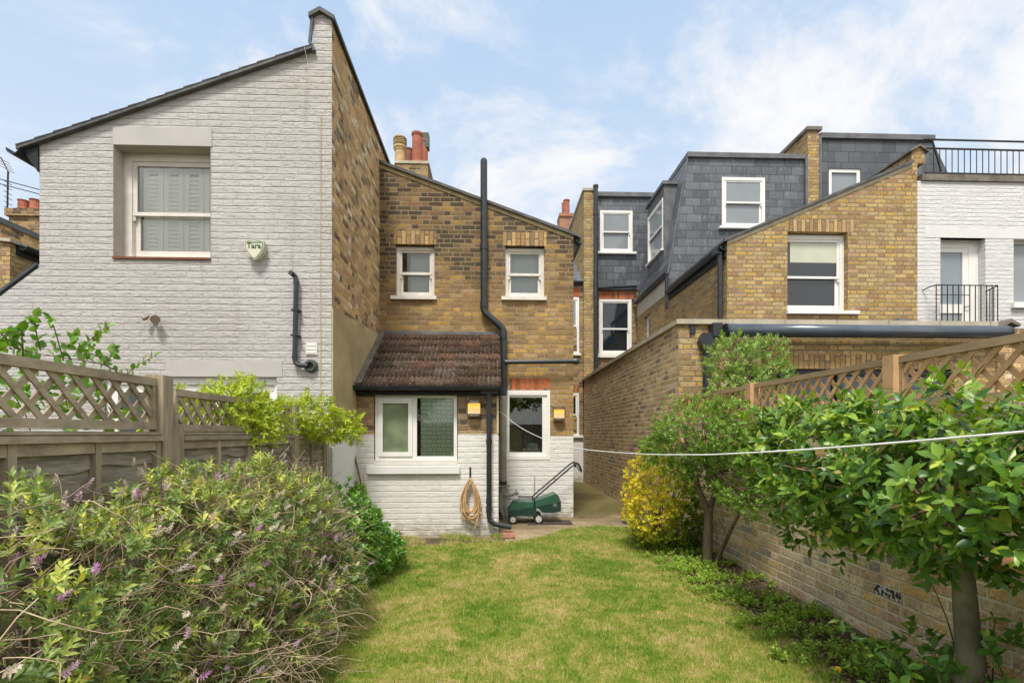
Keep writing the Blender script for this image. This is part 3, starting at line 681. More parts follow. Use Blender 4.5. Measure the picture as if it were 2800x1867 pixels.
c = k.mix(f_['mask'], (0.16, 0.18, 0.15), (0.58, 0.61, 0.53)); k.base(c, 0.9, 0.1)
MB().box(FL, g0 + .045, g1 - .012, r0 + .0, r1, -.079, -.075).build('roller_blind', k.m, lw)
MB().box(FL, px(1004, 0, YL)[0], px(1257, 0, YL)[0], px(1130, 1294, YL)[1], px(1130, 1274, YL)[1], -.02, .055).build('sill', M['render_white'], lw)
MB().box(FL, a0 - .01, a1 + .01, b0 - .06, b0 - .001, -.12, .01).build('sub_sill', M['white_old'], lw)
# lean-to roof of ribbed concrete tiles
k = NT('ribbed_roof_tile'); p = k.pos(); n1_ = k.noise(p, 9, 4, 0.6); n2_ = k.noise(p, 55, 3, 0.6); n3_ = k.noise(p, 2.2, 3)
at = k.n("ShaderNodeAttribute"); at.attribute_name = 'rnd'
c = k.ramp(at.outputs["Fac"], [(0.0, (0.06, 0.042, 0.032)), (0.45, (0.09, 0.055, 0.042)), (0.75, (0.135, 0.105, 0.085)), (1.0, (0.15, 0.075, 0.052))])
c = k.mix(k.mr(n1_, 0.47, 0.64, 0, 0.8), c, (0.04, 0.032, 0.016)); c = k.mix(k.mr(n3_, .55, .7, 0, .5), c, (0.075, 0.06, 0.02))
c = k.mix(k.mr(n2_, 0.62, 0.67, 0, 0.85), c, (0.50, 0.45, 0.38)); n4_ = k.noise(p, 31, 2, .5); c = k.mix(k.mr(n4_, 0.66, 0.70, 0, 0.8), c, (0.42, 0.12, 0.07))
k.base(c, 0.95, 0.1); k.bump(k.m_('ADD', n1_, n2_), 0.9, 0.03); M['tile'] = k.m
TY0, TY1 = YL - .10, YO + .0; TZ0, TZ1 = eave + .015, zt
rows = 7; V = []; Fc = []; RN = []; stepx = .010
xs = np.arange(-1.70, lx1 + .045, stepx)
dl = math.hypot(TY1 - TY0, TZ1 - TZ0); nn = Vector((0, -(TZ1 - TZ0), (TY1 - TY0))) / dl; nn = Vector((0, -(TZ1 - TZ0) / dl, (TY1 - TY0) / dl))
for r in range(rows):
    t0, t1 = r / rows, min(1, (r + 1.0) / rows)
    jit = [random.uniform(-.006, .006) for _ in range(40)]; rr = [random.random() for _ in range(40)]
    base = len(V)
    for j, x in enumerate(xs):
        ph = ((x + 1.7) / .30) % 1; ti = int((x + 1.7) / .30)
        q5 = (ph * 5) % 1; hgt = .020 * min(1, max(0, 1.6 * math.sin(q5 * 2 * math.pi) + .5)) + .003 * rr[(ti * 3 + int(ph * 5)) % 40]
        if ph < .05: hgt += .006
        for kk, (t, lift) in enumerate(((t0, .0), (t0, .045), (t1, .012))):
            tt = t + (jit[ti] / dl if kk < 2 else 0)
            lf = lift + (hgt if kk else 0)
            V.append((x, TY0 + (TY1 - TY0) * tt + nn.y * lf, TZ0 + (TZ1 - TZ0) * tt + nn.z * lf)); RN.append(min(1, max(0, rr[ti] + (.12 if hgt > .01 else -.1))))
    for j in range(len(xs) - 1):
        a = base + j * 3; Fc += [(a, a + 3, a + 4, a + 1), (a + 1, a + 4, a + 5, a + 2)]
npmesh('lean_to_roof', V, Fc, M['tile'], own, {'rnd': RN})
R0 = Vector((0, TY0, TZ0)); R1 = Vector((0, TY1, TZ1))
MB().add([(-1.80, TY0, TZ0 - .05), (lx1 + .04, TY0, TZ0 - .05), (lx1 + .04, TY1, TZ1 - .05), (-1.80, TY1, TZ1 - .05), (-1.80, TY0, TZ0 - .01), (lx1 + .04, TY0, TZ0 - .01), (lx1 + .04, TY1, TZ1 - .01), (-1.80, TY1, TZ1 - .01)],
         [(0, 1, 2, 3), (4, 5, 6, 7), (0, 1, 5, 4), (1, 2, 6, 5), (2, 3, 7, 6), (3, 0, 4, 7)]).build('lean_to_deck', M['black_wood'], own)
MB().bar((-1.755, TY0, TZ0 + .03), (-1.755, TY1, TZ1 + .04), .10, .05, up=nn).build('flashing', M['coping_dark'], own)
MB().bar((-1.70, TY1 - .03, TZ1 + .025), (lx1 + .03, TY1 - .03, TZ1 + .025), .035, .05).build('flashing', M['lead'], own)
gutter(None, (-1.79, TY0 - .055, TZ0 + .005), (lx1 + .03, TY0 - .055, TZ0 + .005), .055).build('gutter', M['black'], own)
MB().box(FL, -1.79, lx1 + .03, eave - .09, eave + .0, -.0, .055).build('fascia', M['black_wood'], own)
Yd = YL - .08; b = MB(); b.tube([P3(1337, 1062, Yd), P3(1337, 1408, Yd)], .034, 12); b.tube([P3(1337, 1408, Yd), P3(1339, 1422, Yd), P3(1352, 1432, Yd), P3(1398, 1441, Yd)], .034, 12)
for v in (1200, 1362, 1385): b.tube([P3(1337, v, Yd), P3(1337, v + 14, Yd)], .040, 12)
b.box(front(YL), px(1315, 0, YL)[0], px(1362, 0, YL)[0], px(1337, 1078, YL)[1], px(1337, 1060, YL)[1], 0, .12)
b.build('downpipe', M['black'], own)
MB().box(front(YL), lx1 - .02, lx1 + .006, zlp + .01, eave - .06, .0, .012).build('cable_trunking', plain('pale_trunking', (0.50, 0.42, 0.28), .7), own)
tag(MB().box(front(6.60), px(1375, 0, 6.6)[0], px(1408, 0, 6.6)[0], .0, .05, -.22, .05).build('loose_brick', M['brick_red']), 'loose red brick under the end of the downpipe', 'brick')

# our main house behind: rear wall, window, roof slope, chimney
YB = 14.2; FB = front(YB)
xa, xb = xr, 2.50
zE = px(1585, 778, YB)[1]
MB().wall(FB, [(xa - .3, 0), (xb, 0), (xb, zE), (xa - .3, zE)], [], -.3, 0).build('rear_wall', M['brick_dark'], own)
MB().box(FB, xa - .3, px(1598, 0, YB)[0], -.1, px(1580, 1190, YB)[1], .001, .03).build('rear_painted_wall', M['paint_white'], own)
sash_window(own, FB, px(1548, 0, YB)[0], px(1583, 0, YB)[0], px(1575, 966, YB)[1], px(1575, 814, YB)[1], -.03, 'glass_sky', .06, 'white_paint', (.05, .06, .06))
soldier(own, FB, px(1548, 0, YB)[0], px(1583, 0, YB)[0], px(1575, 812, YB)[1], px(1575, 788, YB)[1], 'soldier_red')
sash_window(own, FB, px(1548, 0, YB)[0], px(1583, 0, YB)[0], px(1575, 1190, YB)[1], px(1575, 1075, YB)[1], -.03, 'glass_dark', .06, 'white_paint', (.10, .06, .10))
soldier(own, FB, px(1548, 0, YB)[0], px(1583, 0, YB)[0], px(1575, 1072, YB)[1], px(1575, 1050, YB)[1], 'soldier_red')
gutter(None, (xa - .3, YB - .08, zE + .06), (xb - .02, YB - .08, zE + .06), .07).build('gutter', M['black'], own)
MB().box(FB, xa - .3, xb - .02, zE - .02, zE + .05, 0, .08).build('fascia', M['black_wood'], own)
MB().prism(right(0), [(YB - .05, zE + .06), (18.2, zE + 2.9), (22, zE + .3), (18.2, zE + 2.6), (YB - .05, zE - .04)], -2.0, xb).build('main_roof', M['slate'], own)
# chimney over our roof
ch = MB(); YC = 14.5; FC = front(YC)
c0, c1 = px(1083, 0, YC)[0], px(1170, 0, YC)[0]; zc_ = px(1130, 448, YC)[1]
ch.box(FC, c0, c1, 5.0, zc_, -1.3, 0); ch.prism(FC, [(c1, 5.0), (c1 + .10, 5.0), (c1 + .10, zc_ - .75), (c1, zc_ - .35)], -1.3, -.02)
ch = ch.build('chimney', M['brick_dark'], own)
MB().box(FC, c0 - .03, c1 + .03, zc_, zc_ + .07, -1.33, .03).build('chimney_capping', M['coping'], own)
def pot(u, v0, v1, Y, rpx, mat, kind='plain'):
    x, z0 = px(u, v1, Y); z1 = px(u, v0, Y)[1]; chimney_pot(ch, (x, Y, z0), rpx * Y / FPX, z1 - z0, mat, kind)
pot(1094, 376, 450, 14.8, 14, 'buff_pot', 'cowl'); pot(1117, 408, 446, 15.5, 10, 'terracotta_dark'); pot(1141, 366, 448, 14.8, 14.5, 'terracotta'); pot(1160, 385, 452, 15.4, 10, 'terracotta')
b = MB(); YH = 15.3; b.box(front(YH), px(1150, 0, YH)[0], px(1172, 0, YH)[0], px(1160, 402, YH)[1], px(1160, 362, YH)[1], -.25, 0); b.build('chimney_cowl', plain('green_grey_cowl', (0.10, 0.115, 0.09), .8), own)

# party wall between our house and the next one
pw = thing('party_wall', 'tall yellow brick fire wall between the red chimney and the slate mansard', 'wall', (2.65, 15, 0))
xp0, xp1 = 2.50, px(1625, 0, YB - .1)[0]; zt2 = px(1608, 522, YB - .1)[1]
MB().box(front(YB - .1), xp0, xp1, 0, zt2, -6.0, 0).build('wall', M['brick_next'], pw)
MB().box(front(YB - .1), xp0 - .03, xp1 + .03, zt2, zt2 + .07, -6.03, .03).build('coping', M['coping'], pw)
b = MB(); Yq = YB - .2; b.tube([P3(1629, 512, Yq), P3(1629, 1003, Yq)], .062, 12); b.lathe(P3(1629, 512, Yq), [(.062, -.02), (.075, 0), (.075, .05), (.03, .06)], 12)
for v in (575, 765, 800): b.tube([P3(1629, v, Yq), P3(1629, v + 14, Yq)], .072, 12)
b.build('soil_pipe', M['black'], pw)
YR = 18.0; b = MB(); b.box(front(YR), px(1530, 0, YR)[0], px(1567, 0, YR)[0], 5, px(1548, 592, YR)[1], -.6, 0); b.box(front(YR), px(1533, 0, YR)[0] - .05, px(1564, 0, YR)[0] + .07, px(1548, 592, YR)[1], px(1548, 584, YR)[1], -.62, .05)
rc = b.build('chimney', M['brick_red'], pw)
for u, v0, r_, yy in ((1549, 548, 8.5, 18.2), (1541, 556, 5, 18.5)):
    x, z0 = px(u, 586, yy); chimney_pot(rc, (x, yy, z0), r_ * yy / FPX, px(u, v0, yy)[1] - z0, 'terracotta')

# ================================================================== the white painted house on the left
YW = 5.8; FW = front(YW)
wh = thing('white_house', 'white painted brick house with one large shuttered sash window and a steep roof line', 'house', (-3.4, 8, 0))
X0 = px(108, 0, YW)[0]; Xs = px(857, 0, YW)[0]
zs0, zs1 = px(108, 398, YW)[1], px(850, 142, YW)[1]
zk0 = px(108, 724, YW)[1]; XL = -6.6; sl2 = (zk0 - px(2, 802, YW)[1]) / (X0 - px(2, 0, YW)[0])
ww = (px(310, 0, YW)[0], px(577, 0, YW)[0], px(440, 707, YW)[1], px(440, 399, YW)[1])
wd = (px(282, 0, YW)[0], px(757, 0, YW)[0], -.05, px(600, 1030, YW)[1])
zpk = px(878, 38, YW)[1]; zpl = px(852, 50, YW)[1]
MB().wall(FW, [(XL, -.1), (wd[0], -.1), (wd[0], wd[3]), (wd[1], wd[3]), (wd[1], -.1), (-1.81, -.1), (-1.81, zpl - .02), (-1.93, zpk), (Xs, zpl), (Xs, zs1), (X0, zs0), (X0, zk0), (XL, zk0 - sl2 * (X0 - XL))], [ww], -.3, 0).build('wall', M['paint_grey'], wh)
# party wall running back, brick above and cement below
MB().box(right(-1.81), YW + .3, 14.0, -.1, zpl - .02, -.24, 0).build('side_wall', M['brick_side'], wh)
MB().box(right(-1.81), YW, YW + .3, -.1, 2.7, -.001, 0.0015).build('side_wall', M['brick_side'], wh)
zr0 = pX(908, 843, -1.81)[1]; zr1 = pX(1036, 914, -1.81)[1]
MB().box(right(-1.81), YW + .001, YW + .3, 2.6, zpl - .05, -.001, .002).build('side_wall', M['brick_side'], wh)
MB().prism(right(-1.81), [(YW, 1.325), (8.2, 1.325), (8.2, zr1), (YW, zr0)], .0, .014).build('cement_render', M['render'], wh)
MB().box(right(-1.81), YW - .0, 6.8, -.1, 1.324, .0, .018).build('white_render', M['render_white'], wh)
# copings and verge
def strip(F, line, th, c0, c1):
    b = MB(); up = [(a, z + th) for a, z in line]
    b.prism(F, line + up[::-1], c0, c1); return b
strip(FW, [(Xs - .04, zpl - .02), (-1.93, zpk + .0), (-1.77, zpl - .04)], .045, -9.0, .05).build('coping', M['roof_grey'], wh)
k1 = (zs1 - zs0) / (Xs - X0)
strip(FW, [(X0 - .2, zs0 - k1 * .2 + .0), (Xs, zs1 + .0)], .036, -8.0, .06).build('roof', M['roof_grey'], wh)
b = MB()
for i in range(16):
    t = i / 16; x = X0 - .2 + (Xs - X0 + .2) * t; x2 = x + (Xs - X0 + .2) / 16
    b.prism(FW, [(x, zs0 + k1 * (x - X0) + .037), (x2, zs0 + k1 * (x2 - X0) + .037), (x2, zs0 + k1 * (x2 - X0) + .039), (x, zs0 + k1 * (x - X0) + .053)], -.3, .065)
b.build('verge_tile', M['roof_grey'], wh)
gutter(None, (X0 - .20, YW - .10, zs0 - .08), (X0 - .20, 13, zs0 - .08), .07).build('gutter', M['black'], wh)
MB().prism(FW, [(X0 - .14, zs0 - .10), (X0, zs0 - .30), (X0, zs0 - .0), (X0 - .14, zs0 - .04)], -.3, .02).build('fascia', M['black_wood'], wh)
MB().tube([FW(Xs + .02, zs1 - .02, .03), FW(Xs - .03, zs1 + .1, .02), FW(Xs - .01, zs1 + .35, .01), FW(Xs - .02, zpl, .01)], .022, 8).build('flashing', M['roof_grey'], wh)
b = MB(); e0 = (XL, zk0 - sl2 * (X0 - XL)); b.tube([FW(e0[0], e0[1], -.03), FW(X0 - .02, zk0, -.03)], .045, 8); b.build('gutter', M['black'], wh)
MB().prism(FW, [(XL, e0[1] - .01), (X0, zk0 - .01), (X0, zk0 + .02), (XL, e0[1] + .02)], -8, -.01).build('low_roof', M['roof_grey'], wh)
MB().box(left(X0), YW + .3, 13, 1, zs0 - .05, -.3, 0).build('side_wall', M['brick_side'], wh)
# big window
MB().box(FW, ww[0], ww[1] + .012, ww[3], px(440, 350, YW)[1], -.2, .01).build('lintel', M['lintel_grey'], wh)
b = MB(); b.box(FW, ww[0], ww[0] + .003, ww[2], ww[3], -.3, .006); b.box(FW, ww[1] - .003, ww[1], ww[2], ww[3], -.3, .006); b.box(FW, ww[0] + .003, ww[1] - .003, ww[3] - .003, ww[3], -.3, .001)
b.build('window_reveal', M['reveal'], wh)
MB().box(FW, ww[0] - .0, ww[1], ww[2] - .012, ww[2] + .012, -.3, .02).build('sill', plain('brown_tile_sill', (0.16, 0.06, 0.03), .8), wh)
Bw = MB(); d0 = .22; A0, A1, B0, B1 = ww[0] + .004, ww[1] + .10, ww[2] + .013, ww[3] - .005
bw = sash_window(wh, FW, A0, ww[1] + .11, B0, B1, d0 - .06, 'glass', .085, 'white_old', None, .455, depth=.12, rail=.05, bottom=.09)
for i in range(5):
    w_s = (A1 - A0 - .16) / 4.3; s0 = A0 + .13 + i * w_s; b = MB()
    if s0 + w_s > ww[1] + .08: break
    s1 = s0 + w_s - .008; cc = -(d0 + .066)
    b.box(FW, s0, s0 + .055, B0 + .02, B1 - .1, cc - .03, cc); b.box(FW, s1 - .055, s1, B0 + .02, B1 - .1, cc - .03, cc)
    for zz in (B0 + .02, B0 + (B1 - B0) * .455 - .05, B1 - .16): b.box(FW, s0 + .055, s1 - .055, zz, zz + .09, cc - .03, cc)
    z = B0 + .13
    while z < B1 - .2:
        b.add([FW(s0 + .055, z, cc - .002), FW(s1 - .055, z, cc - .002), FW(s1 - .055, z + .055, cc - .022), FW(s0 + .055, z + .055, cc - .022),
               FW(s0 + .055, z - .004, cc - .008), FW(s1 - .055, z - .004, cc - .008), FW(s1 - .055, z + .051, cc - .028), FW(s0 + .055, z + .051, cc - .028)],
              [(0, 1, 2, 3), (4, 5, 6, 7), (0, 1, 5, 4), (2, 3, 7, 6), (1, 2, 6, 5), (0, 3, 7, 4)])
        z += .048
    b.build('shutter', M['shutter'], bw)
MB().box(FW, ww[0] - .1, ww[1] + .1, ww[2] - .1, ww[3] + .1, -.62, -.60).build('window_interior', M['dark_room'], wh)
# garden doors half hidden by the fence
MB().box(FW, px(455, 0, YW)[0], wd[1] + .06, wd[3] + .001, px(600, 986, YW)[1], -.1, .006).build('lintel', M['lintel_grey'], wh)
fr = MB(); nd = 3; ds = (wd[1] - wd[0]) / nd; Z1 = wd[3]
fr.box(FW, wd[0], wd[1], Z1 - .085, Z1, -.16, -.05)
for i in range(nd + 1):
    x = wd[0] + ds * i; fr.box(FW, max(wd[0], x - .04), min(wd[1], x + .04), 0, Z1 - .085, -.16, -.05)
dw = fr.build('garden_door', M['white_paint'], wh)
for i in range(nd):
    x = wd[0] + ds * i + .04; b = MB(); x1_ = x + ds - .08
    b.box(FW, x, x + .07, .02, Z1 - .09, -.14, -.07); b.box(FW, x1_ - .07, x1_, .02, Z1 - .09, -.14, -.07); b.box(FW, x + .07, x1_ - .07, Z1 - .17, Z1 - .09, -.14, -.07); b.box(FW, x + .07, x1_ - .07, .02, .2, -.14, -.07)
    b.build('door_leaf', M['white_paint'], dw)
    MB().box(FW, x + .07, x1_ - .07, .2, Z1 - .17, -.11, -.105).build('pane', M['glass_dark'], dw)
# black waste pipe on the white wall
Yx = YW - .055; b = MB()
b.tube([P3(800, 750, Yx, .06), P3(802, 751, Yx, .02), P3(808, 757, Yx), P3(810, 770, Yx), P3(806, 980, Yx), P3(808, 992, Yx), P3(818, 998, Yx), P3(842, 1000, Yx)], .027, 12)
for u, v in ((809, 848), (808, 917)): b.box(front(Yx), px(u - 11, 0, Yx)[0], px(u + 11, 0, Yx)[0], px(u, v + 2, Yx)[1], px(u, v - 2, Yx)[1], -.05, .032)
for u, v0, v1 in ((810, 766, 776), (806, 968, 980)): b.tube([P3(u, v0, Yx), P3(u, v1, Yx)], .031, 12)
b.build('waste_pipe', M['black'], wh)
b = MB(); b.lathe(P3(852, 1001, YW), [(.075, 0), (.075, .03), (.055, .06), (.04, .06), (.03, .02)], 20, (0, -1, 0)); b.build('pipe_collar', plain('green_black_collar', (0.06, 0.075, 0.065), .5), wh)
MB().box(FW, px(837, 0, YW)[0], px(868, 0, YW)[0], px(850, 970, YW)[1], px(850, 938, YW)[1], .0, .012).build('air_vent', M['white_old'], wh)
b = MB()
for i in range(3): b.box(FW, px(841, 0, YW)[0], px(864, 0, YW)[0], px(850, 966 - i * 10, YW)[1], px(850, 960 - i * 10, YW)[1], .012, .018)
b.build('vent_slat', M['white_paint'], wh)
MB().tube([FW(px(877, 0, YW)[0], z, .006 + .002 * math.sin(z * 3)) for z in np.linspace(.8, 4.9, 14)], .004, 5).build('cable', plain('pale_cable', (0.48, 0.40, 0.30), .7), wh)
MB().tube([FW(px(838, 145, YW)[0], px(838, 140, YW)[1], .08), FW(px(842, 170, YW)[0], px(842, 170, YW)[1], .01), FW(px(849, 230, YW)[0], px(849, 230, YW)[1], .008)], .004, 5).build('cable', M['white_old'], wh)

# alarm box
al = thing('alarm_box', 'cream shield-shaped burglar alarm box high on the white house wall', 'alarm box', P3(696, 682, YW))
def sh(u, v): x, z = px(u, v, YW - .09); return (x, z)
def curve(pts, n=6):
    res = []
    for (p0, p1, p2) in pts:
        for i in range(n):
            t = i / n; res.append(((1 - t) ** 2 * p0[0] + 2 * t * (1 - t) * p1[0] + t * t * p2[0], (1 - t) ** 2 * p0[1] + 2 * t * (1 - t) * p1[1] + t * t * p2[1]))
    return res
out_ = curve([((668, 659), (696, 647), (721, 660)), ((721, 660), (723, 690), (699, 709)), ((699, 709), (694, 712), (689, 705)), ((689, 705), (667, 685), (668, 659))])
shp = [sh(*p) for p in out_]
cr = plain('cream_plastic', (0.52, 0.50, 0.38), .5, .4, .04)
MB().prism(FW, shp, .0, .09).build('case', cr, al)
inn = [(sum(p[0] for p in shp) / len(shp) * .1 + p[0] * .9, sum(p[1] for p in shp) / len(shp) * .1 + p[1] * .9) for p in shp]
inn2 = [(sum(p[0] for p in shp) / len(shp) * .16 + p[0] * .84, sum(p[1] for p in shp) / len(shp) * .16 + p[1] * .84) for p in shp]
dg = plain('dark_green_print', (0.03, 0.10, 0.075), .6)
MB().prism(FW, inn, .09, .092).build('shield_outline', dg, al); MB().prism(FW, inn2, .092, .0945).build('shield_face', plain('pale_cream_face', (0.60, 0.58, 0.45), .5, .4, .03), al)
cu = bpy.data.curves.new('lettering', 'FONT'); cu.body = 'Tara'; cu.size = .083; cu.align_x = 'CENTER'; cu.extrude = .001; cu.offset = .0022
tmp = bpy.data.objects.new('t', cu); me = bpy.data.meshes.new_from_object(tmp); bpy.data.objects.remove(tmp)
xt, zt_ = px(694, 679, YW - .095); me.materials.append(dg)
me.transform(Matrix.Translation(Vector((xt, YW - .0955, zt_ + .001)) - ORG[al]) @ Matrix.Rotation(math.pi / 2, 4, 'X'))
lo = bpy.data.objects.new('lettering', me); col.objects.link(lo); lo.parent = al
MB().box(FW, px(676, 0, YW - .095)[0], px(714, 0, YW - .095)[0], px(695, 664, YW - .095)[1], px(695, 661.5, YW - .095)[1], .0945, .0965).build('stripe', dg, al)
# security light
sl_ = thing('security_light', 'small round security spotlight with sensor on the white house wall', 'light fitting', P3(425, 875, YW))
tan = plain('taupe_plastic', (0.30, 0.24, 0.19), .5, .4, .1)
b = MB(); b.lathe(P3(424, 870, YW), [(.03, 0), (.03, .03), (.015, .04)], 12, (0, -1, 0)); b.tube([P3(424, 870, YW, .04), P3(432, 872, YW, .09)], .012, 8); b.tube([P3(424, 866, YW, .04), P3(410, 868, YW, .08)], .01, 8); b.build('bracket', tan, sl_)
MB().lathe(P3(430, 871, YW, .06), [(.028, 0), (.042, .02), (.048, .09), (.035, .09)], 16, (.55, -.6, -.35)).build('lamp_head', tan, sl_)
MB().lathe(P3(414, 868, YW, .06), [(.020, 0), (.024, .02), (.022, .06), (.012, .06)], 12, (-.5, -.5, -.6)).build('sensor', tan, sl_)

# ================================================================== far left house
fl = thing('brick_house', 'yellow brick house end beyond the white house, seen at the far left edge', 'house', (-9, 10, 0))
YF = 8.2; xf = px(27, 0, YF)[0]; zf = pX(60, 668, xf)[1]
MB().box(right(xf), YF, 13, 0, zf, -1.8, 0).build('wall', M['brick_next'], fl)
zf2 = pX(60, 617, xf - .5)[1]; MB().box(right(xf - .5), YF + .25, 13.5, zf + .0, zf2 - .12, -2.0, 0).build('upper_wall', M['brick_side'], fl)
MB().box(right(xf - .46), YF + .2, 13.5, zf2 - .12, zf2 - .03, -2.0, 0).build('coping', M['lead'], fl)
MB().prism(front(YF), [(xf - .55, zf + .06), (xf + .05, zf - .0), (xf + .05, zf - .05), (xf - .55, zf - .0)], -4.8, .05).build('roof', M['coping'], fl)
gutter(None, (xf + .10, YF + .1, zf - .06), (xf + .10, 13, zf - .06), .07).build('gutter', M['black'], fl)
MB().box(right(xf), YF + .1, 13, zf - .20, zf - .04, .0, .05).build('fascia', M['black_wood'], fl)
YZ = 12.5; b = MB(); b.box(front(YZ), px(24, 0, YZ)[0], px(150, 0, YZ)[0], 3, px(60, 592, YZ)[1], -.6, 0); b.box(front(YZ), px(18, 0, YZ)[0], px(155, 0, YZ)[0], px(60, 592, YZ)[1], px(60, 572, YZ)[1], -.66, .06)
fc = b.build('chimney', M['brick_dark'], fl)
for u, v0 in ((65, 534), (97, 532)):
    x, z0 = px(u, 574, YZ + .3); chimney_pot(fc, (x, YZ + .3, z0), 12.5 * YZ / FPX, px(u, v0, YZ)[1] - z0, 'terracotta')
b = MB(); b.tube([P3(20, 586, YZ), P3(22, 470, YZ)], .018, 6); b.tube([P3(2, 430, YZ), P3(25, 474, YZ), ], .012, 6)
for i in range(6): b.bar(P3(19 + .4 * i, 500 + i * 14, YZ, -.12), P3(23 + .4 * i, 500 + i * 14, YZ, .12), .01, .01)
for i in range(4): b.bar(P3(5 + 4.5 * i, 436 + i * 9, YZ, -.2), P3(5 + 4.5 * i, 436 + i * 9, YZ, .2), .008, .008)
tag(b.build('television_aerial', M['iron']), 'thin television aerial beside the two red chimney pots at the far left', 'aerial')
for v0, v1 in ((490, 520), (503, 532)):
    tag(MB().tube([P3(-60, v0 - 14, 13.2), P3(0, v0, 13.2), P3(60, (v0 + v1) / 2 + 1, 13.2), P3(150, v1 + 10, 13.2)], .012, 5).build('overhead_wire', M['iron']), 'upper overhead wire left of the white house' if v0 == 490 else 'lower overhead wire left of the white house', 'wire')

# ================================================================== the next house with slate mansards
YN = 8.8; FN = front(YN)
nh = thing('brick_house', 'yellow brick house with dark slate mansard roofs, side dormer and long flat extension', 'house', (5.5, 11, 0))
n0, n1x = px(1988, 0, YN)[0], px(2508, 0, YN)[0]
zn0 = px(1988, 658, YN)[1]; xpp = px(2493, 0, YN)[0]; zn1 = px(2497, 447, YN)[1]; zn2 = px(2510, 402, YN)[1]; xq = px(2529, 0, YN)[0]
wn_ = (px(2153, 0, YN)[0], px(2318, 0, YN)[0], px(2240, 850, YN)[1], px(2240, 634, YN)[1])
MB().wall(FN, [(n0, 0), (n1x, 0), (n1x, zn1), (xq, zn1 + .0), (xq, zn2 - .09), (px(2512, 0, YN)[0], zn2), (xpp, zn2 - .08), (xpp, zn1), (n0, zn0)], [wn_], -.3, 0).build('wall', M['brick_next'], nh)
MB().box(front(YN), xpp, xq, zn1 - .6, zn2 - .09, -3.0, -.3).build('parapet', M['brick_side'], nh)
strip(FN, [(xpp - .05, zn2 - .10), (px(2512, 0, YN)[0], zn2), (xq + .05, zn2 - .10)], .035, -3.0, .04).build('coping', M['coping_dark'], nh)
kn = (zn1 - zn0) / (xpp - n0)
strip(FN, [(n0 - .06, zn0 - kn * .06), (xpp, zn1)], .045, -3.0, .05).build('roof', M['roof_grey'], nh)
strip(FN, [(n0, zn0 - .07), (xpp, zn1 - .07)], .068, -.02, .010).build('verge_mortar', M['coping'], nh)
soldier(nh, FN, wn_[0] - .0, wn_[1] + .10, wn_[3] + .001, wn_[3] + .215, 'soldier_yellow')
nw = sash_window(nh, FN, wn_[0] - .09, wn_[1] - .001, wn_[2], wn_[3] - .02, .10, 'glass_dark', .075, 'white_paint', None, .46, depth=.1, rail=.045, bottom=.085)
MB().box(FN, wn_[0] - .02, px(2345, 0, YN)[0], wn_[2] - .06, wn_[2] - .002, -.2, .06).build('sill', M['white_paint'], nw)
MB().box(FN, wn_[0] + .12, wn_[1] - .12, px(2240, 712, YN)[1], wn_[3] - .15, -.127, -.124).build('blind', M['blind'], nw)
# side wall (faces the alley) and its eaves
YM = 11.8
zg1 = zn0 - .10; zg2 = pX(1780, 785, n0)[1]
MB().wall(left(n0), [(YN + .3, 1.5), (14.4, 1.5), (14.4, 4.62), (YN + .3, 4.62)], [(13.15, 13.75, 2.9, pX(1755, 872, n0)[1])], -.3, 0).build('side_wall', M['brick_next'], nh)
sash_window(nh, left(n0), 13.15, 13.75, 2.9, pX(1755, 872, n0)[1], .08, 'glass_grey', .06)
MB().box(left(n0), YM + .21, 14.4, 4.62, 5.02, -.3, .01).build('side_render', M['beige'], nh)
gutter(None, (n0 - .07, YN - .02, zg1), (n0 - .07, YM - .1, zg1), .065).build('gutter', M['black'], nh)
MB().box(left(n0), YN + .02, YM - .1, zg1 - .18, zg1 + .04, .0, .03).build('fascia', M['black_wood'], nh)
gutter(None, (n0 - .07, YM - .15, 5.06), (n0 - .07, 14.4, 5.06), .065).build('gutter', M['black'], nh)
b = MB(); b.tube([(n0 - .07, YM - .08, 5.03), (n0 - .07, YM - .08, 4.62)], .04, 8); b.tube([P3(1969, 676, YN + .1), P3(1969, 872, YN + .1)], .045, 10); b.box(front(YN + .1), px(1961, 0, YN)[0], px(1977, 0, YN)[0], px(1969, 690, YN)[1], px(1969, 672, YN)[1], -.1, .05)
b.build('downpipe', M['black'], nh)
# mansard over the rear wing
xm0, xm1, xm2 = n0 - .02, px(1881, 0, YM)[0], 7.30; zm0, zm1 = 5.06, px(2040, 424, YM)[1]
FM = front(YM)
wm = (px(1973, 0, YM)[0], px(2090, 0, YM)[0], px(2030, 622, YM)[1], px(2030, 487, YM)[1])
MB().wall(FM, [(xm0, 4.3), (xm2, 4.3), (xm2, zm1), (xm1, zm1), (xm0, zm0)], [wm], -.2, 0).build('mansard_face', M['slate'], nh)
b = MB(); b.add([(xm0, YM + .201, zm0), (xm0, 14.45, zm0), (xm1, 14.45, zm1), (xm1, YM + .201, zm1), (xm0 + .15, YM + .201, zm0 - .02), (xm0 + .15, 14.45, zm0 - .02), (xm1 + .15, 14.45, zm1 - .02), (xm1 + .15, YM + .201, zm1 - .02)],
      [(0, 1, 2, 3), (4, 5, 6, 7), (0, 1, 5, 4), (1, 2, 6, 5), (2, 3, 7, 6), (3, 0, 4, 7)]); b.build('mansard_side', M['slate'], nh)
MB().box(FM, xm1 - .03, xm2, zm1 - .09, zm1 + .02, -2.7, .06).build('roof_edge', M['lead'], nh)
wmm = sash_window(nh, FM, wm[0], wm[1], wm[2] + .0, wm[3], -.03, 'glass_grey', .07, 'white_paint', (.08, .05, .09), .51)
MB().bar((xm0, YM - .02, zm0), (xm1, YM - .02, zm1), .03, .03).build('hip_edge', M['lead'], nh)
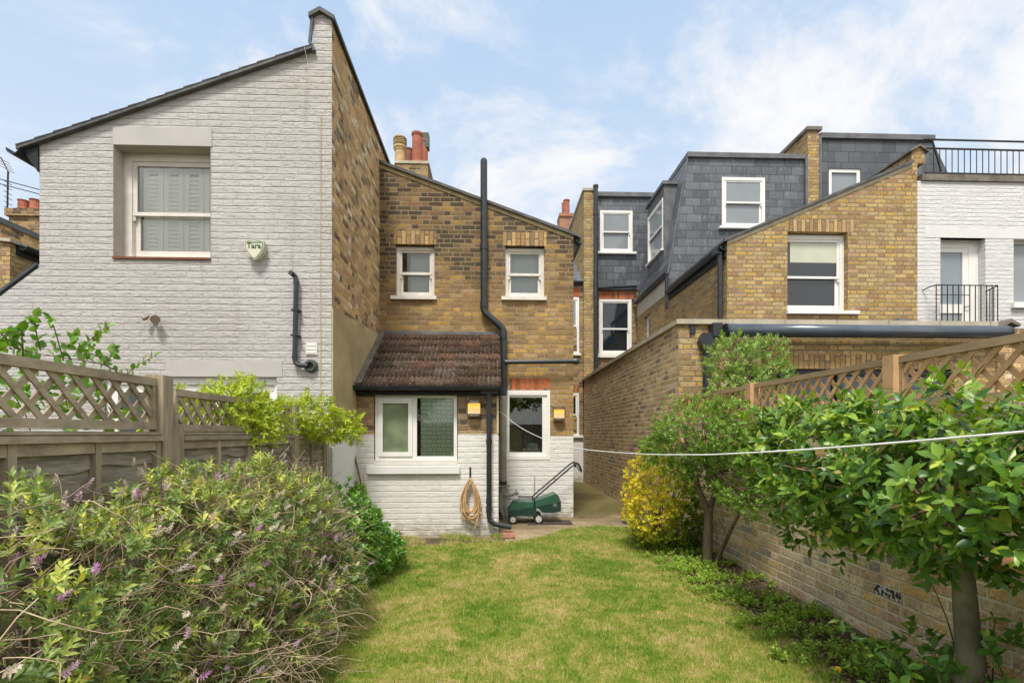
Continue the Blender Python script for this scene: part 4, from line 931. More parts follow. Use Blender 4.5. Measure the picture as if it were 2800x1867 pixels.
# side dormer
dX = xm0 + .07; Y1_, Y2_ = 12.25, 13.60; zd0, zd1 = 5.78, px(1808, 505, 12.25)[1]
FD = left(dX); sx_m = lambda z: xm0 + (xm1 - xm0) * (z - zm0) / (zm1 - zm0)
MB().wall(FD, [(Y1_, zd0 - .28), (Y2_, zd0 - .28), (Y2_, zd1), (Y1_, zd1)], [(Y1_ + .07, Y2_ - .07, zd0 + .05, zd1 - .28)], -.06, 0).build('dormer_face', M['lead'], nh)
sash_window(nh, FD, Y1_ + .07, Y2_ - .07, zd0 + .05, zd1 - .28, -.015, 'glass_grey', .06, 'white_paint', (.03, .04, .07), .5)
for yy, pr in ((Y1_, 0), (Y2_ - .04, 0)):
    MB().prism(front(yy), [(dX + .0605, zd0 - .22), (sx_m(zd1) + .1, zd1), (dX + .0605, zd1)], -.04, .0).build('dormer_cheek', M['lead'], nh)
MB().box(FD, Y1_ - .05, Y2_ + .03, zd1, zd1 + .08, -.5, .05).build('dormer_roof', M['lead'], nh)
# rear dormer and rear wall of the main part
YD = 14.4; F4 = front(YD); d0_, d1_ = px(1636, 0, YD)[0], 4.7
wr = (px(1640, 0, YD)[0], px(1729, 0, YD)[0], px(1685, 690, YD)[1], px(1685, 577, YD)[1]); zdr = px(1700, 540, YD)[1]; zdb = px(1700, 792, YD)[1]
MB().wall(F4, [(2.82, zdb), (d1_, zdb), (d1_, zdr), (2.82, zdr)], [wr], -.2, 0).build('mansard_face', M['slate'], nh)
MB().box(F4, 2.82, d1_, zdr, zdr + .12, -3, .08).build('roof_edge', M['lead'], nh)
sash_window(nh, F4, *wr, -.03, 'glass_grey', .07, 'white_paint', (.10, .06, .09), .5)
w5 = (px(1638, 0, YD)[0], px(1727, 0, YD)[0], px(1680, 968, YD)[1], px(1680, 818, YD)[1])
MB().wall(F4, [(2.82, 1.5), (d1_, 1.5), (d1_, zdb - .001), (2.82, zdb - .001)], [w5], -.25, -.03).build('rear_wall', M['brick_dark'], nh)
soldier(nh, F4, w5[0] - .02, w5[1] + .06, w5[3], px(1680, 797, YD)[1], 'soldier_red')
sash_window(nh, F4, *w5, .0, 'glass_dark', .07, 'white_paint', (.05, .1, .05), .47)
gutter(None, (2.85, YD - .08, zdb + .02), (4.05, YD - .08, zdb + .09), .05).build('gutter', M['black'], nh)
# divider pier between the two mansards
x6, x7 = px(2205, 0, YM)[0], px(2235, 0, YM)[0]; z6 = px(2220, 362, YM)[1]
MB().box(front(YM - .06), x6, x7, 4.5, z6, -4.0, 0).build('parapet', M['brick_next'], nh)
MB().box(front(YM - .06), x6 - .05, x7 + .05, z6, z6 + .08, -4.0, .05).build('coping', M['coping_dark'], nh)
b = MB(); b.box(front(YM - .06), x6 - .06, x6 - .002, 4.5, z6 - .6, -.1, .01); b.box(front(YM - .06), x7 + .002, x7 + .06, 4.5, z6 - .1, -.1, .01); b.build('flashing', M['lead'], nh)

# single-storey extension
YE = 6.84; FE = front(YE); ex1 = px(2720, 0, YE)[0]; ze = px(1855, 887, YE)[1]
e0, e1, e2 = px(1990, 0, YE)[0], px(2610, 0, YE)[0], px(2200, 1008, YE)[1]
MB().wall(FE, [(2.81, -.1), (e0, -.1), (e0, e2), (e1, e2), (e1, -.1), (ex1, -.1), (ex1, ze), (2.81, ze)], [], -.3, 0).build('extension_wall', M['brick_next'], nh)
MB().box(left(2.5), YE + .003, 14.2, -.1, ze - .001, -.3, .0).build('extension_side_wall', M['brick_alley'], nh)
MB().box(FE, 2.5, 2.809, -.1, ze - .001, -.0028, .0).build('extension_pier', M['brick_next'], nh)
b = MB(); b.box(FE, 2.46, ex1, ze, ze + .065, -.30, .05); b.box(left(2.5), YE + .30, 14.2, ze, ze + .065, -.30, .04); b.build('extension_coping', M['coping'], nh)
b = MB()
for i in range(1, 7): b.box(FE, 2.5 + i * .72, 2.5 + i * .72 + .006, ze + .002, ze + .068, -.28, .053)
b.build('coping_joint', M['coping_dark'], nh)
MB().box(FE, 2.8, ex1, ze - .12, ze - .05, -7.4, -.3).build('extension_roof', M['lead'], nh)
soldier(nh, FE, e0 + .0, e1, e2 + .001, px(2200, 968, YE)[1], 'soldier_yellow')
fr = MB(); fr.box(FE, e0, e1, e2 - .08, e2, -.2, -.05)
for i in range(5):
    x = e0 + (e1 - e0) * i / 4; fr.box(FE, max(e0, x - .035), min(e1, x + .035), 0, e2 - .08, -.2, -.05)
df = fr.build('glazed_door', M['dark_frame'], nh)
for i in range(4):
    x = e0 + (e1 - e0) * i / 4; MB().box(FE, x + .035, x + (e1 - e0) / 4 - .035, 0, e2 - .08, -.13, -.12).build('pane', M['glass_dark'], df)
MB().tube([P3(1927, 930, YE, .06), P3(1927, 1180, YE, .06)], .05, 8).build('downpipe', M['black'], nh)
b = MB(); b.prism(FE, [px(1905, 935, YE), px(1913, 915, YE), px(1945, 915, YE), px(1945, 940, YE), px(1930, 965, YE), px(1915, 960, YE)], .01, .14); b.build('rainwater_hopper', M['black'], nh)
MB().prism(FE, [px(2500, 868, YE), px(2505, 856, YE), px(2640, 872, YE), px(2640, 874, YE)], -.9, -.3).build('flashing', M['lead'], nh)

# awning on the extension
aw = thing('awning', 'rolled dark grey awning in a long cylindrical case under the extension coping', 'awning', P3(2340, 912, YE))
b = MB(); b.tube([P3(1972, 910, YE, .16), P3(2722, 915, YE, .16)], .088, 20); b.build('cassette', M['awning'], aw, smooth=True)
MB().lathe(P3(1972, 910, YE, .16), [(.01, 0), (.095, 0), (.095, .02), (0.01, .025)], 20, (-1, 0, 0)).build('end_cap', M['dark_frame'], aw); MB().lathe(P3(2722, 915, YE, .16), [(.09, 0), (.08, .03), (.03, .06)], 20, (1, 0, 0)).build('end_cap', M['dark_frame'], aw)
b = MB(); b.box(FE, px(1937, 0, YE)[0], px(1962, 0, YE)[0], px(1950, 925, YE)[1], px(1950, 889, YE)[1], .0, .16); b.box(FE, px(1885, 0, YE)[0], px(1900, 0, YE)[0], px(1890, 913, YE)[1], px(1890, 889, YE)[1], .001, .03); b.build('bracket', M['dark_frame'], aw)
pr_ = thing('garden_pier', 'low brick pier with a ridged dark tile cap at the right end of the extension', 'pier', P3(2760, 900, 6.9))
MB().box(front(7.0), px(2728, 0, 7)[0], px(2775, 0, 7)[0], 0, px(2750, 893, 7)[1], -.3, 0).build('pier', M['brick_side'], pr_)
MB().box(front(6.98), px(2768, 0, 7)[0], px(2812, 0, 7)[0], 0, px(2750, 899, 7)[1], -.3, 0).build('wall', M['brick_side'], pr_)
MB().prism(front(6.95), [px(2720, 896, 7), px(2748, 874, 7), px(2775, 890, 7), px(2772, 896, 7), px(2748, 884, 7), px(2728, 898, 7)], -.35, .04).build('cap', M['coping_dark'], pr_)

# ================================================================== the white house on the right
rh = thing('white_house', 'bright white house on the right with roof terrace railing and glazed balcony door', 'house', (9.2, 11, 0))
rx1 = 10.9; zrw = px(2620, 497, YN)[1]
wd2 = (px(2571, 0, YN)[0], px(2694, 0, YN)[0], px(2630, 885, YN)[1], px(2630, 651, YN)[1])
ww2 = (px(2771, 0, YN)[0], px(2771, 0, YN)[0] + .9, px(2785, 828, YN)[1], px(2785, 655, YN)[1])
MB().wall(FN, [(n1x + .001, 0), (rx1, 0), (rx1, zrw), (n1x + .001, zrw)], [wd2, ww2], -.3, .004).build('wall', M['paint_bright'], rh)
MB().box(FN, n1x + .14, rx1 - .1, wd2[3], px(2630, 626, YN)[1], -.1, .010).build('lintel', M['lintel_white'], rh)
MB().box(FN, n1x + .06, rx1, zrw, zrw + .11, -.3, .04).build('coping', M['coping_dark'], rh)
MB().box(right(rx1), YN + .3, 14, 0, zrw, -.3, 0).build('side_wall', M['paint_bright'], rh)
MB().box(FN, n1x, rx1, zrw - .25, zrw - .15, -3.0, -.3).build('terrace_floor', M['lead'], rh)
fr = MB(); f = .11; fr.box(FN, wd2[0], wd2[0] + .02, wd2[2], wd2[3], -.2, -.1); fr.box(FN, wd2[1] - .17, wd2[1], wd2[2], wd2[3], -.2, -.14); fr.box(FN, wd2[0] + .02, wd2[1] - .17, wd2[3] - .12, wd2[3], -.2, -.14)
bd = fr.build('balcony_door', M['white_paint'], rh)
b = MB(); da, db, dc, dd = wd2[0] + .02, wd2[1] - .17, wd2[2], wd2[3] - .12; gx = px(2653, 0, YN)[0]; gz0 = px(2630, 826, YN)[1]; gz1 = px(2630, 682, YN)[1]
b.box(FN, da, da + .01, dc, dd, -.19, -.15); b.box(FN, gx, db, dc, dd, -.19, -.15); b.box(FN, da + .01, gx, gz1, dd, -.19, -.15); b.box(FN, da + .01, gx, gz0 - .16, gz0, -.19, -.15); b.build('door_leaf', M['white_paint'], bd)
MB().box(FN, da + .01, gx, gz0, gz1, -.175, -.17).build('pane', M['glass_sky'], bd); MB().box(FN, da + .01, gx, dc, gz0 - .16, -.175, -.17).build('pane', M['glass_grey'], bd)
MB().tube([FN(gx + .04, gz0 - .05, -.15), FN(gx + .04, gz0 - .05, -.11), FN(gx + .10, gz0 - .05, -.11)], .008, 6).build('handle', M['lead'], bd)
w8 = sash_window(rh, FN, *ww2, .10, 'glass_grey', .04, 'white_paint', None, sashes=False, depth=.1); MB().box(FN, ww2[0] - .06, ww2[1] + .06, ww2[2] - .1, ww2[2] - .002, -.2, .07).build('sill', M['white_paint'], w8)
# mansard of the right house
F9 = front(YM + .02); wv9 = (px(2268, 0, YM)[0], px(2355, 0, YM)[0], 5.9, px(2310, 460, YM)[1]); xt1, xt0 = px(2552, 0, YM)[0], px(2604, 0, YM)[0]; z9 = px(2400, 382, YM)[1]; z90 = px(2604, 492, YM)[1]
MB().wall(F9, [(x7 + .07, 4.5), (xt0 + .25, 4.5), (xt0, z90), (xt1, z9), (x7 + .07, z9)], [wv9], -.2, 0).build('mansard_face', M['slate_new'], rh)
MB().box(F9, x7 + .065, xt1 + .02, z9, z9 + .12, -3.0, .06).build('roof_edge', M['lead'], rh)
sash_window(rh, F9, *wv9, .02, 'glass_grey', .08, 'white_paint', None, sashes=False, depth=.08)
MB().prism(F9, [(xt0 + .30, 4.5), (xt0 + .02, z90), (xt1 + .02, z9 + .02), (xt1 - .2, z9 + .02), (xt0 - .2, 4.5)], -3.0, -.201).build('mansard_side', M['slate_new'], rh)
# terrace railing
tr = thing('terrace_railing', 'long black iron railing round the roof terrace of the right white house', 'railing', P3(2680, 480, YN - .06))
Yt = YN - .03; z1t = px(2690, 385, Yt)[1]; z2t = px(2690, 409, Yt)[1]; z3t = px(2690, 476, Yt)[1]; xs0 = px(2530, 0, Yt)[0]
b = MB(); b.bar((xs0 - .02, Yt, z1t), (rx1, Yt, z1t - .01), .03, .02); b.bar((xs0, Yt, z2t), (rx1, Yt, z2t - .01), .03, .02); b.bar((xs0, Yt, z3t), (rx1, Yt, z3t), .025, .02); b.build('rail', M['iron'], tr)
x = px(2553, 0, Yt)[0]
while x < rx1:
    MB().tube([(x, Yt, z3t), (x, Yt, z2t)], .008, 6).build('baluster', M['iron'], tr); x += .112
for u in (2565, 2665, 2790):
    x = px(u, 0, Yt)[0]
    if u == 2565: MB().bar((x, Yt - .02, z2t), (x, Yt - .02, px(u, 505, Yt)[1]), .03, .03).build('post', M['iron'], tr)
    else: MB().bar((x, Yt, z1t), (x, Yt, z2t), .03, .03).build('post', M['iron'], tr)
MB().bar(P3(2548, 385, Yt, .01), P3(2572, 470, Yt, .01), .022, .02).build('brace', M['iron'], tr)
# balcony railing
br_ = thing('balcony_railing', 'short black iron balcony railing in front of the white glazed door', 'railing', P3(2640, 875, YN - .25))
Yr = YN - .22; zt1 = px(2640, 780, Yr)[1]; zt2_ = 2.82; xa_, xb_ = px(2560, 0, Yr)[0], px(2728, 0, Yr)[0]
b = MB(); b.tube([(xa_ - .06, YN - .01, zt1 - .04), (xa_ - .02, YN - .1, zt1), (xa_, Yr, zt1), (xb_, Yr, zt1), (xb_ + .0, YN - .01, zt1 - .04)], .010, 6); b.bar((xa_, Yr, zt1 - .17), (px(2652, 0, Yr)[0], Yr, zt1 - .17), .012, .012); b.bar((xa_, Yr, zt2_), (xb_, Yr, zt2_), .02, .012); b.build('rail', M['iron'], br_)
for i in range(12):
    x = xa_ + (xb_ - xa_) * i / 11; MB().tube([(x, Yr, zt2_), (x, Yr, zt1)], .009, 6).build('baluster', M['iron'], br_)
for y in (Yr + .07, Yr + .14): MB().tube([(xb_, y, zt2_), (xb_, y, zt1 - .01)], .009, 6).build('baluster', M['iron'], br_)
# ================================================================== fences
def trellis(parent, X, y0, y1, z0, z1, sgn, mat, rail, pitch, bw, rw=.04):
    """sgn: +1 the garden side is +x. Diagonal battens in two layers inside a frame"""
    H = z1 - z0; F = right(X) if sgn > 0 else left(X)
    fb = MB(); fb.box(F, y0, y1, z1 - rw, z1, -.02, .022); fb.box(F, y0, y1, z0, z0 + rw, -.02, .022); fb.box(F, y0, y0 + .025, z0 + rw, z1 - rw, -.018, .018); fb.box(F, y1 - .025, y1, z0 + rw, z1 - rw, -.018, .018)
    fb.build('trellis_frame', M[rail], parent)
    za, zb = z0 + rw * .3, z1 - rw * .3; h = zb - za
    lo, hi = y0 + .02, y1 - .02
    b = MB()
    for layer, dr_ in ((0, 1), (1, -1)):
        ya = y0 - h
        while ya < y1 + h:
            s0, s1 = (ya, ya + h * dr_)
            t0, t1 = 0.0, 1.0
            for lim, sg in ((lo, 1), (hi, -1)):
                d0, d1 = (s0 - lim) * sg, (s1 - lim) * sg
                if d0 < 0 and d1 < 0: t0 = 2
                elif d0 < 0: t0 = max(t0, d0 / (d0 - d1))
                elif d1 < 0: t1 = min(t1, d0 / (d0 - d1))
            if t1 - t0 > .05 and t0 < 1:
                c = (.006 if layer == 0 else -.006)
                p = F(s0 + (s1 - s0) * t0, zb - h * t0, c); q = F(s0 + (s1 - s0) * t1, zb - h * t1, c)
                b.bar(p, q, .010, bw, up=F.c) if False else b.bar(p, q, bw, .009, up=F.c)
            ya += pitch
    b.build('trellis_lattice', M[mat], parent)

lf = thing('wooden_fence', 'grey weathered fence of wavy boards with diagonal trellis along its top', 'fence', (-1.85, 3.4, 0))
XF = -1.86
posts = [(1.09, 1.66), (2.91, 1.66), (4.77, 1.60), (5.66, 1.36)]
for y, h in posts:
    b = MB(); b.box(right(XF), y - .045, y + .045, -.05, h, -.05, .055); b.build('post', M['wood_post'], lf)
b = MB(); b.box(right(XF), 2.955, 3.03, -.05, 1.385, -.05, .07); b.build('post', M['wood_post'], lf)
rb = random.Random(3)
for (ya, _), (yb, _) in zip(posts[:-1], posts[1:]):
    ya += .045; yb -= .045; F = right(XF); b = MB(); z = .03
    if abs(ya - 2.955) < .01: ya = 3.03
    short = yb - ya < 1.0
    top = 1.30 if not short else 1.29
    # wavy overlapping boards
    V = []; Fc = []
    nb = 9 if not short else 11; ph = top / nb
    for i in range(nb):
        n = 40; base = len(V); s1_ = rb.random() * 9
        for j in range(n + 1):
            y = ya + (yb - ya) * j / n; wv = .012 * math.sin(y * 7 + s1_) + .008 * math.sin(y * 19 + s1_ * 2)
            V += [F(y, z + i * ph + wv - .01, .022), F(y, z + i * ph + ph + .02, .006), F(y, z + i * ph + wv - .01, .008), F(y, z + i * ph + ph + .02, -.004)]
        for j in range(n):
            a = base + 4 * j; Fc += [(a, a + 4, a + 5, a + 1), (a + 2, a + 3, a + 7, a + 6), (a, a + 2, a + 6, a + 4), (a + 1, a + 5, a + 7, a + 3)]
    MB().add(V, Fc).build('fence_board', M['wood_grey'], lf, smooth=False)
    nbt = 2 if short else 4
    for i in range(nbt + 1):
        y = ya + (yb - ya - .035) * i / nbt
        MB().box(F, y, y + .035, .02, top, .012, .045).build('batten', M['wood_post'], lf)
    b = MB(); b.box(F, ya, yb, top, top + .030, -.03, .062); b.box(F, ya, yb, top + .034, top + .048, -.035, .05); b.box(F, ya, yb, top - .05, top - .003, .010, .040); b.build('top_rail', M['wood_trellis'], lf)
trellis(lf, XF, 1.135, 2.865, 1.362, 1.64, 1, 'wood_trellis', 'wood_trellis', .118, .026)
trellis(lf, XF, 3.035, 4.725, 1.355, 1.60, 1, 'wood_trellis', 'wood_trellis', .118, .026)

gw = thing('garden_wall', 'buff brick garden wall behind the bay tree under the orange trellis', 'wall', (2.56, 3, 0))
GT = 1.46
MB().box(left(2.5), -1.2, 6.82, -.1, GT, -.22, 0).build('wall', M['brick_garden'], gw)
MB().box(left(2.49), -1.2, 6.80, GT, GT + .035, -.23, 0).build('coping', M['brick_garden'], gw, rot=True)
k = NT('flaked_black_white_paint'); g = k.noise(k.pos(), 45, 3, .6); k.base(k.mix(k.mr(g, .47, .53), (0.55, 0.53, 0.5), (0.03, 0.035, 0.04)), .8)
y0_, z0_ = pX(2391, 1690, 2.5); y1_ = pX(2463, 1720, 2.5)[0]; MB().box(left(2.5), y1_, y0_, .30, .36, .0, .004).build('painted_brick', k.m, gw)

rt = thing('trellis_fence', 'orange brown diagonal trellis with square posts standing on the right garden wall', 'fence', (2.5, 4, GT))
XR = 2.53
for y in (1.33, 3.13, 4.90, 6.70):
    MB().box(left(XR), y - .045, y + .045, GT - .3, 1.83, -.04, .055).build('post', M['wood_new'], rt)
for ya, yb in ((1.375, 3.085), (3.175, 4.855), (4.945, 6.655)):
    trellis(rt, XR, ya, yb, GT + .045, 1.82, -1, 'wood_new', 'wood_rail', .135, .030, .042)

# ================================================================== small things
# wall lamps
lampm = NT('lamp_glow'); lampm.m.node_tree.nodes.remove(lampm.b)
em = lampm.n("ShaderNodeEmission"); gp = lampm.n("ShaderNodeTexCoord"); spz = lampm.n("ShaderNodeSeparateXYZ"); lampm.set(spz.inputs[0], gp.outputs["Generated"])
lampm.set(em.inputs[0], lampm.ramp(spz.outputs[2], [(0.0, (0.95, 0.66, 0.36)), (0.40, (0.95, 0.60, 0.24)), (0.68, (1.0, 0.72, 0.14)), (0.82, (1.0, 0.62, 0.10)), (1.0, (0.92, 0.44, 0.08))])); em.inputs[1].default_value = 0.58
lampm.t.links.new(em.outputs[0], lampm.out.inputs[0])
steel = plain('brushed_steel', (0.22, 0.20, 0.17), .35, .5, .1, 5, metal=.7)
for (u0, u1, v0, v1, Y, lb) in ((1276, 1315, 1094, 1138, YL, 'lit steel wall lamp beside the lean-to window'), (1514, 1547, 1112, 1149, YO, 'lit steel wall lamp right of the kitchen window')):
    F = front(Y); a0, z1 = px(u0, v0, Y - .1); a1, z0 = px(u1, v1, Y - .1); mx_ = (a0 + a1) / 2; w_ = (a1 - a0)
    t = thing('wall_lamp', lb, 'lamp', (mx_, Y, (z0 + z1) / 2), group='lit wall lamps on the yellow brick house')
    MB().box(F, a0 + .01, a1 - .01, z0 + .01, z1 - .01, .006, .03).build('back_plate', steel, t)
    arc = [(mx_ + w_ / 2 * math.cos(q), .03 + .075 * math.sin(q)) for q in np.linspace(0, math.pi, 13)]
    H = Fr((0, 0, 0), (1, 0, 0), (0, -1, 0), (0, 0, 1))
    def pl(pts, za, zb, m, nm):
        b = MB(); b.prism(Fr((0, Y, 0), (1, 0, 0), (0, -1, 0), (0, 0, 1)), pts, za, zb); return b.build(nm, m, t)
    hh = z1 - z0
    pl(arc, z1 - hh * .17, z1, steel, 'top_cap'); pl(arc, z0, z0 + hh * .17, steel, 'bottom_cap')
    arc2 = [(mx_ + (x - mx_) * .88, .03 + (y - .03) * .88) for x, y in arc]; pl(arc2, z0 + hh * .171, z1 - hh * .171, lampm.m, 'lamp_shade')
b = MB(); b.tube([P3(1280, 1094, YL, .02), P3(1280, 1085, YL, .02), P3(1284, 1079, YL, .02), P3(1330, 1079, YL, .02)], .005, 6); b.build('lamp_cable', M['beige'], own)
MB().tube([P3(1504, 1106, YO, .01), P3(1515, 1109, YO, .02), P3(1522, 1114, YO, .02)], .004, 6).build('lamp_cable', M['beige'], own)

# coiled hose on its hook
hs = thing('garden_hose', 'coiled orange tan garden hose hanging on the white lean-to wall', 'hose', P3(1286, 1300, YL))
Yh = YL - .05; b = MB(); rh_ = random.Random(5)
for i in range(9):
    pts = []; wd_ = .115 + rh_.uniform(-.035, .025); lg = .50 + rh_.uniform(-.09, .06); sk = rh_.uniform(-.03, .03); dep = rh_.uniform(.0, .07)
    cx_, cz_ = px(1286, 1306, Yh)
    for q in np.linspace(0, 2 * math.pi, 26):
        s_ = (1 - math.cos(q)) / 2; pts.append(Vector((cx_ + math.sin(q) * wd_ * (s_ ** .55) * 1.15 + sk * s_, Yh - dep - .01 * math.sin(q * 2), cz_ - lg * s_)))
    b.tube(pts, .0095, 6)
cx_, cz_ = px(1286, 1306, Yh)
b.tube([Vector((cx_ - .02, Yh - .05, cz_ - .46)), Vector((cx_ + .02, Yh - .06, cz_ - .56)), Vector((cx_ + .07, Yh - .06, cz_ - .60)), Vector((cx_ + .10, Yh - .05, cz_ - .50)), Vector((cx_ + .12, Yh - .05, cz_ - .40))], .0095, 6)
b.tube([Vector((cx_ + .10, Yh - .05, cz_ - .42)), Vector((cx_ + .16, Yh - .05, cz_ - .47)), Vector((cx_ + .18, Yh - .05, cz_ - .51))], .0095, 6)
b.tube([Vector((cx_ + .10, Yh - .06, cz_ - .52)), Vector((cx_ + .09, Yh - .06, cz_ - .60)), Vector((cx_ + .05, Yh - .05, cz_ - .66))], .0095, 6)
b.build('hose', plain('tan_hose', (0.52, 0.33, 0.16), .5, .4, .25, 9), hs)
b = MB(); b.bar(P3(1286, 1276, YL, .01), P3(1286, 1310, YL, .01), .022, .012, up=(0, 1, 0)); b.tube([P3(1286, 1306, YL, .01), P3(1286, 1311, YL, .05), P3(1286, 1304, YL, .12)], .006, 6)
tag(b.build('wall_hook', M['iron']), 'dark iron hook holding the coiled hose', 'hook')
# canes
for (u0, v0, u1, v1, r_, lb, c) in ((969, 1245, 1009, 1420, .013, 'thick brown garden cane leaning on the white wall behind the glossy bush', (0.16, 0.11, 0.06)), (993, 1300, 1003, 1415, .009, 'pale bamboo cane beside the thick brown cane', (0.42, 0.30, 0.17)), (970, 1377, 994, 1420, .010, 'short dark cane lowest of those on the white wall', (0.12, 0.09, 0.05))):
    p = P3(u0, v0, 6.70); q = P3(u1, v1, 6.60); d = (q - p) * (1 + (q.z - .0) / max(.05, p.z - q.z)); q2 = p + d
    tag(MB().tube([p, (p + q2) / 2 + Vector((.004, 0, 0)), q2], r_, 7).build('garden_cane', plain('cane_' + lb[:5], c, .7, .3, .3, 12)), lb, 'cane')
# water tap rod behind the mower
b = MB(); b.bar(P3(1463, 1288, YO, .03), P3(1463, 1300, YO, .03), .02, .03); b.tube([P3(1462, 1300, YO, .03), P3(1460, 1360, YO, .02)], .005, 6); tag(b.build('tap_fitting', M['pipe_grey']), 'small grey tap fitting on the white wall behind the mower', 'tap')
b = MB(); b.tube([P3(1416, 1354, YO, .02), P3(1458, 1355, YO, .02)], .008, 6); b.build('water_pipe', M['pipe_grey'], own)
# drain cover
tag(MB().box(Fr((0, 0, 0), (1, 0, 0), (0, 1, 0), (0, 0, 1)), pg(1440, 1425)[0], pg(1560, 1425)[0], 7.55, 7.9, -.01, .006).build('drain_cover', plain('dark_drain_cover', (0.06, 0.045, 0.035), .7, .3, .4, 20)), 'dark metal drain cover in the paving under the mower', 'drain cover')
tag(MB().box(Fr((0, 0, 0), (1, 0, 0), (0, 1, 0), (0, 0, 1)), 1.95, 2.35, 7.55, 7.75, -.01, .006).build('drain_cover', plain('black_drain_grate', (0.035, 0.03, 0.028), .7, .3, .4, 20)), 'small dark drain grate in the paving beside the yellow bush', 'drain cover')

# lawn mower ---------------------------------------------------------------
YMW = 7.62; mw = thing('lawn_mower', 'green and black rotary lawn mower parked against the white wall', 'lawn mower', (px(1463, 0, YMW)[0], YMW + .18, 0))
grn = plain('green_plastic', (0.03, 0.10, 0.06), .35, .5, .08, 4); dkg = plain('dark_green_plastic', (0.012, 0.04, 0.03), .4, .5, .1, 4)
def mp(x, y):   # crop coordinates of the mower to the plane of its near side
    a, z = px(1360 + x / 5.6, 1200 + y / 5.6, YMW); return (a, max(.02, z - .015))
F = front(YMW)
MB().prism(F, [mp(165, 1105), (mp(195, 1050)), mp(245, 965), mp(300, 960), mp(380, 945), mp(565, 955), mp(575, 1035), mp(400, 1045), mp(330, 1075), mp(215, 1075)], -.36, -.02).build('deck', grn, mw)
MB().prism(F, [mp(160, 1112), mp(215, 1076), mp(330, 1076), mp(400, 1046), mp(575, 1036), mp(600, 1050), mp(600, 1150), mp(520, 1170), mp(300, 1160), mp(200, 1150)], -.40, .0).build('chassis', dkg, mw)
MB().prism(F, [mp(583, 935), mp(700, 895), mp(905, 822), mp(935, 850), mp(975, 945), mp(583, 1030)], -.36, -.01).build('grass_box_lid', grn, mw)
MB().prism(F, [mp(583, 1031), mp(975, 946), mp(978, 1092), mp(830, 1118), mp(700, 1115), mp(640, 1060), mp(583, 1040)], -.35, -.015).build('grass_box', dkg, mw)
MB().prism(F, [mp(240, 968), mp(245, 952), mp(555, 955), mp(560, 968)], -.30, -.06).build('motor_cover', M['black'], mw)
b = MB(); b.box(F, mp(855, 0)[0], mp(915, 0)[0], mp(0, 1030)[1], mp(0, 975)[1], -.02, -.008); b.build('window_panel', plain('grey_plastic', (0.12, 0.14, 0.13), .4), mw)
b = MB(); b.tube([F(*mp(735, 905), -.17), F(*mp(770, 870), -.17), F(*mp(880, 848), -.17)], .010, 6); b.build('grip', M['black'], mw)
for x, y, r_ in ((238, 1155, .060), (632, 1150, .066)):
    for c in (.0, -.36):
        cx, cz = mp(x, y); 
        wob = MB().lathe(F(cx, r_ + .0, c - .02), [(r_ * .6, 0), (r_, .003), (r_, .038), (r_ * .66, .042)], 20, (0, -1, 0)).build('wheel', M['black'], mw)
        b = MB(); b.lathe(F(cx, r_, c + .018), [(r_ * .70, 0), (r_ * .70, .004), (r_ * .62, .008), (r_ * .30, .004), (r_ * .2, .012)], 20, (0, -1, 0)); b.build('hub', plain('pale_hub', (0.50, 0.50, 0.48), .4, .4, .2, 40), wob)
hb = [(565, 1020), (566, 905), (600, 870), (870, 640), (1150, 400), (1225, 352), (1255, 385), (1310, 485)]
for c in (-.02, -.34):
    MB().tube([F(*mp(x, y), c) for x, y in hb[:6]], .012, 8).build('handlebar', M['black'], mw)
b = MB(); p0 = F(*mp(1225, 352), -.02); p1 = F(*mp(1225, 352), -.34); b.tube([p0, F(*mp(1262, 395), -.02), F(*mp(1305, 485), -.10), F(*mp(1308, 490), -.26), F(*mp(1262, 395), -.34), p1], .015, 8); b.tube([p0, p1], .010, 6); b.build('handle_grip', M['black'], mw)
b = MB(); b.tube([F(*mp(900, 615), -.02), F(*mp(900, 615), -.34)], .010, 6); b.tube([F(*mp(1190, 345), -.1), F(*mp(1215, 420), -.1)], .018, 8); b.build('cross_bar', M['black'], mw)

# clothes line
L0, L1 = Vector((.0, 8.08)), Vector((1.36, 1.24))
def on_line(u, v):
    """point above the line's own ground track, at photo position u,v"""
    q = math.tan(YAW + math.atan((u - CU) / FPX)); d = L1 - L0; t = (q * L0.y - L0.x) / (d.x - q * d.y)
    p = L0 + d * t; zc = p.x * math.sin(YAW) + p.y * math.cos(YAW); return Vector((p.x, p.y, CAMZ + (HV - v) * zc / FPX))
pts = [Vector((-.02, 8.09, 1.69))] + [on_line(u, v) for u, v in ((1372, 1128), (1400, 1152), (1440, 1178), (1503, 1206), (1580, 1226), (1740, 1240), (1900, 1243), (2000, 1240), (2200, 1229), (2450, 1210), (2650, 1193), (2800, 1180), (2900, 1170))]
def catmull(P, n=8):
    o = []
    for i in range(len(P) - 1):
        p0, p1, p2, p3 = P[max(i - 1, 0)], P[i], P[i + 1], P[min(i + 2, len(P) - 1)]
        for j in range(n):
            t = j / n; o.append(.5 * ((2 * p1) + (p2 - p0) * t + (2 * p0 - 5 * p1 + 4 * p2 - p3) * t * t + (-p0 + 3 * p1 - 3 * p2 + p3) * t ** 3))
    return o + [P[-1]]
tag(MB().tube(catmull([px_ for px_ in pts]), .0035, 6).build('clothes_line', plain('white_plastic_line', (0.80, 0.80, 0.78), .4)), 'white clothes line sagging from the kitchen pipe across the garden', 'clothes line')
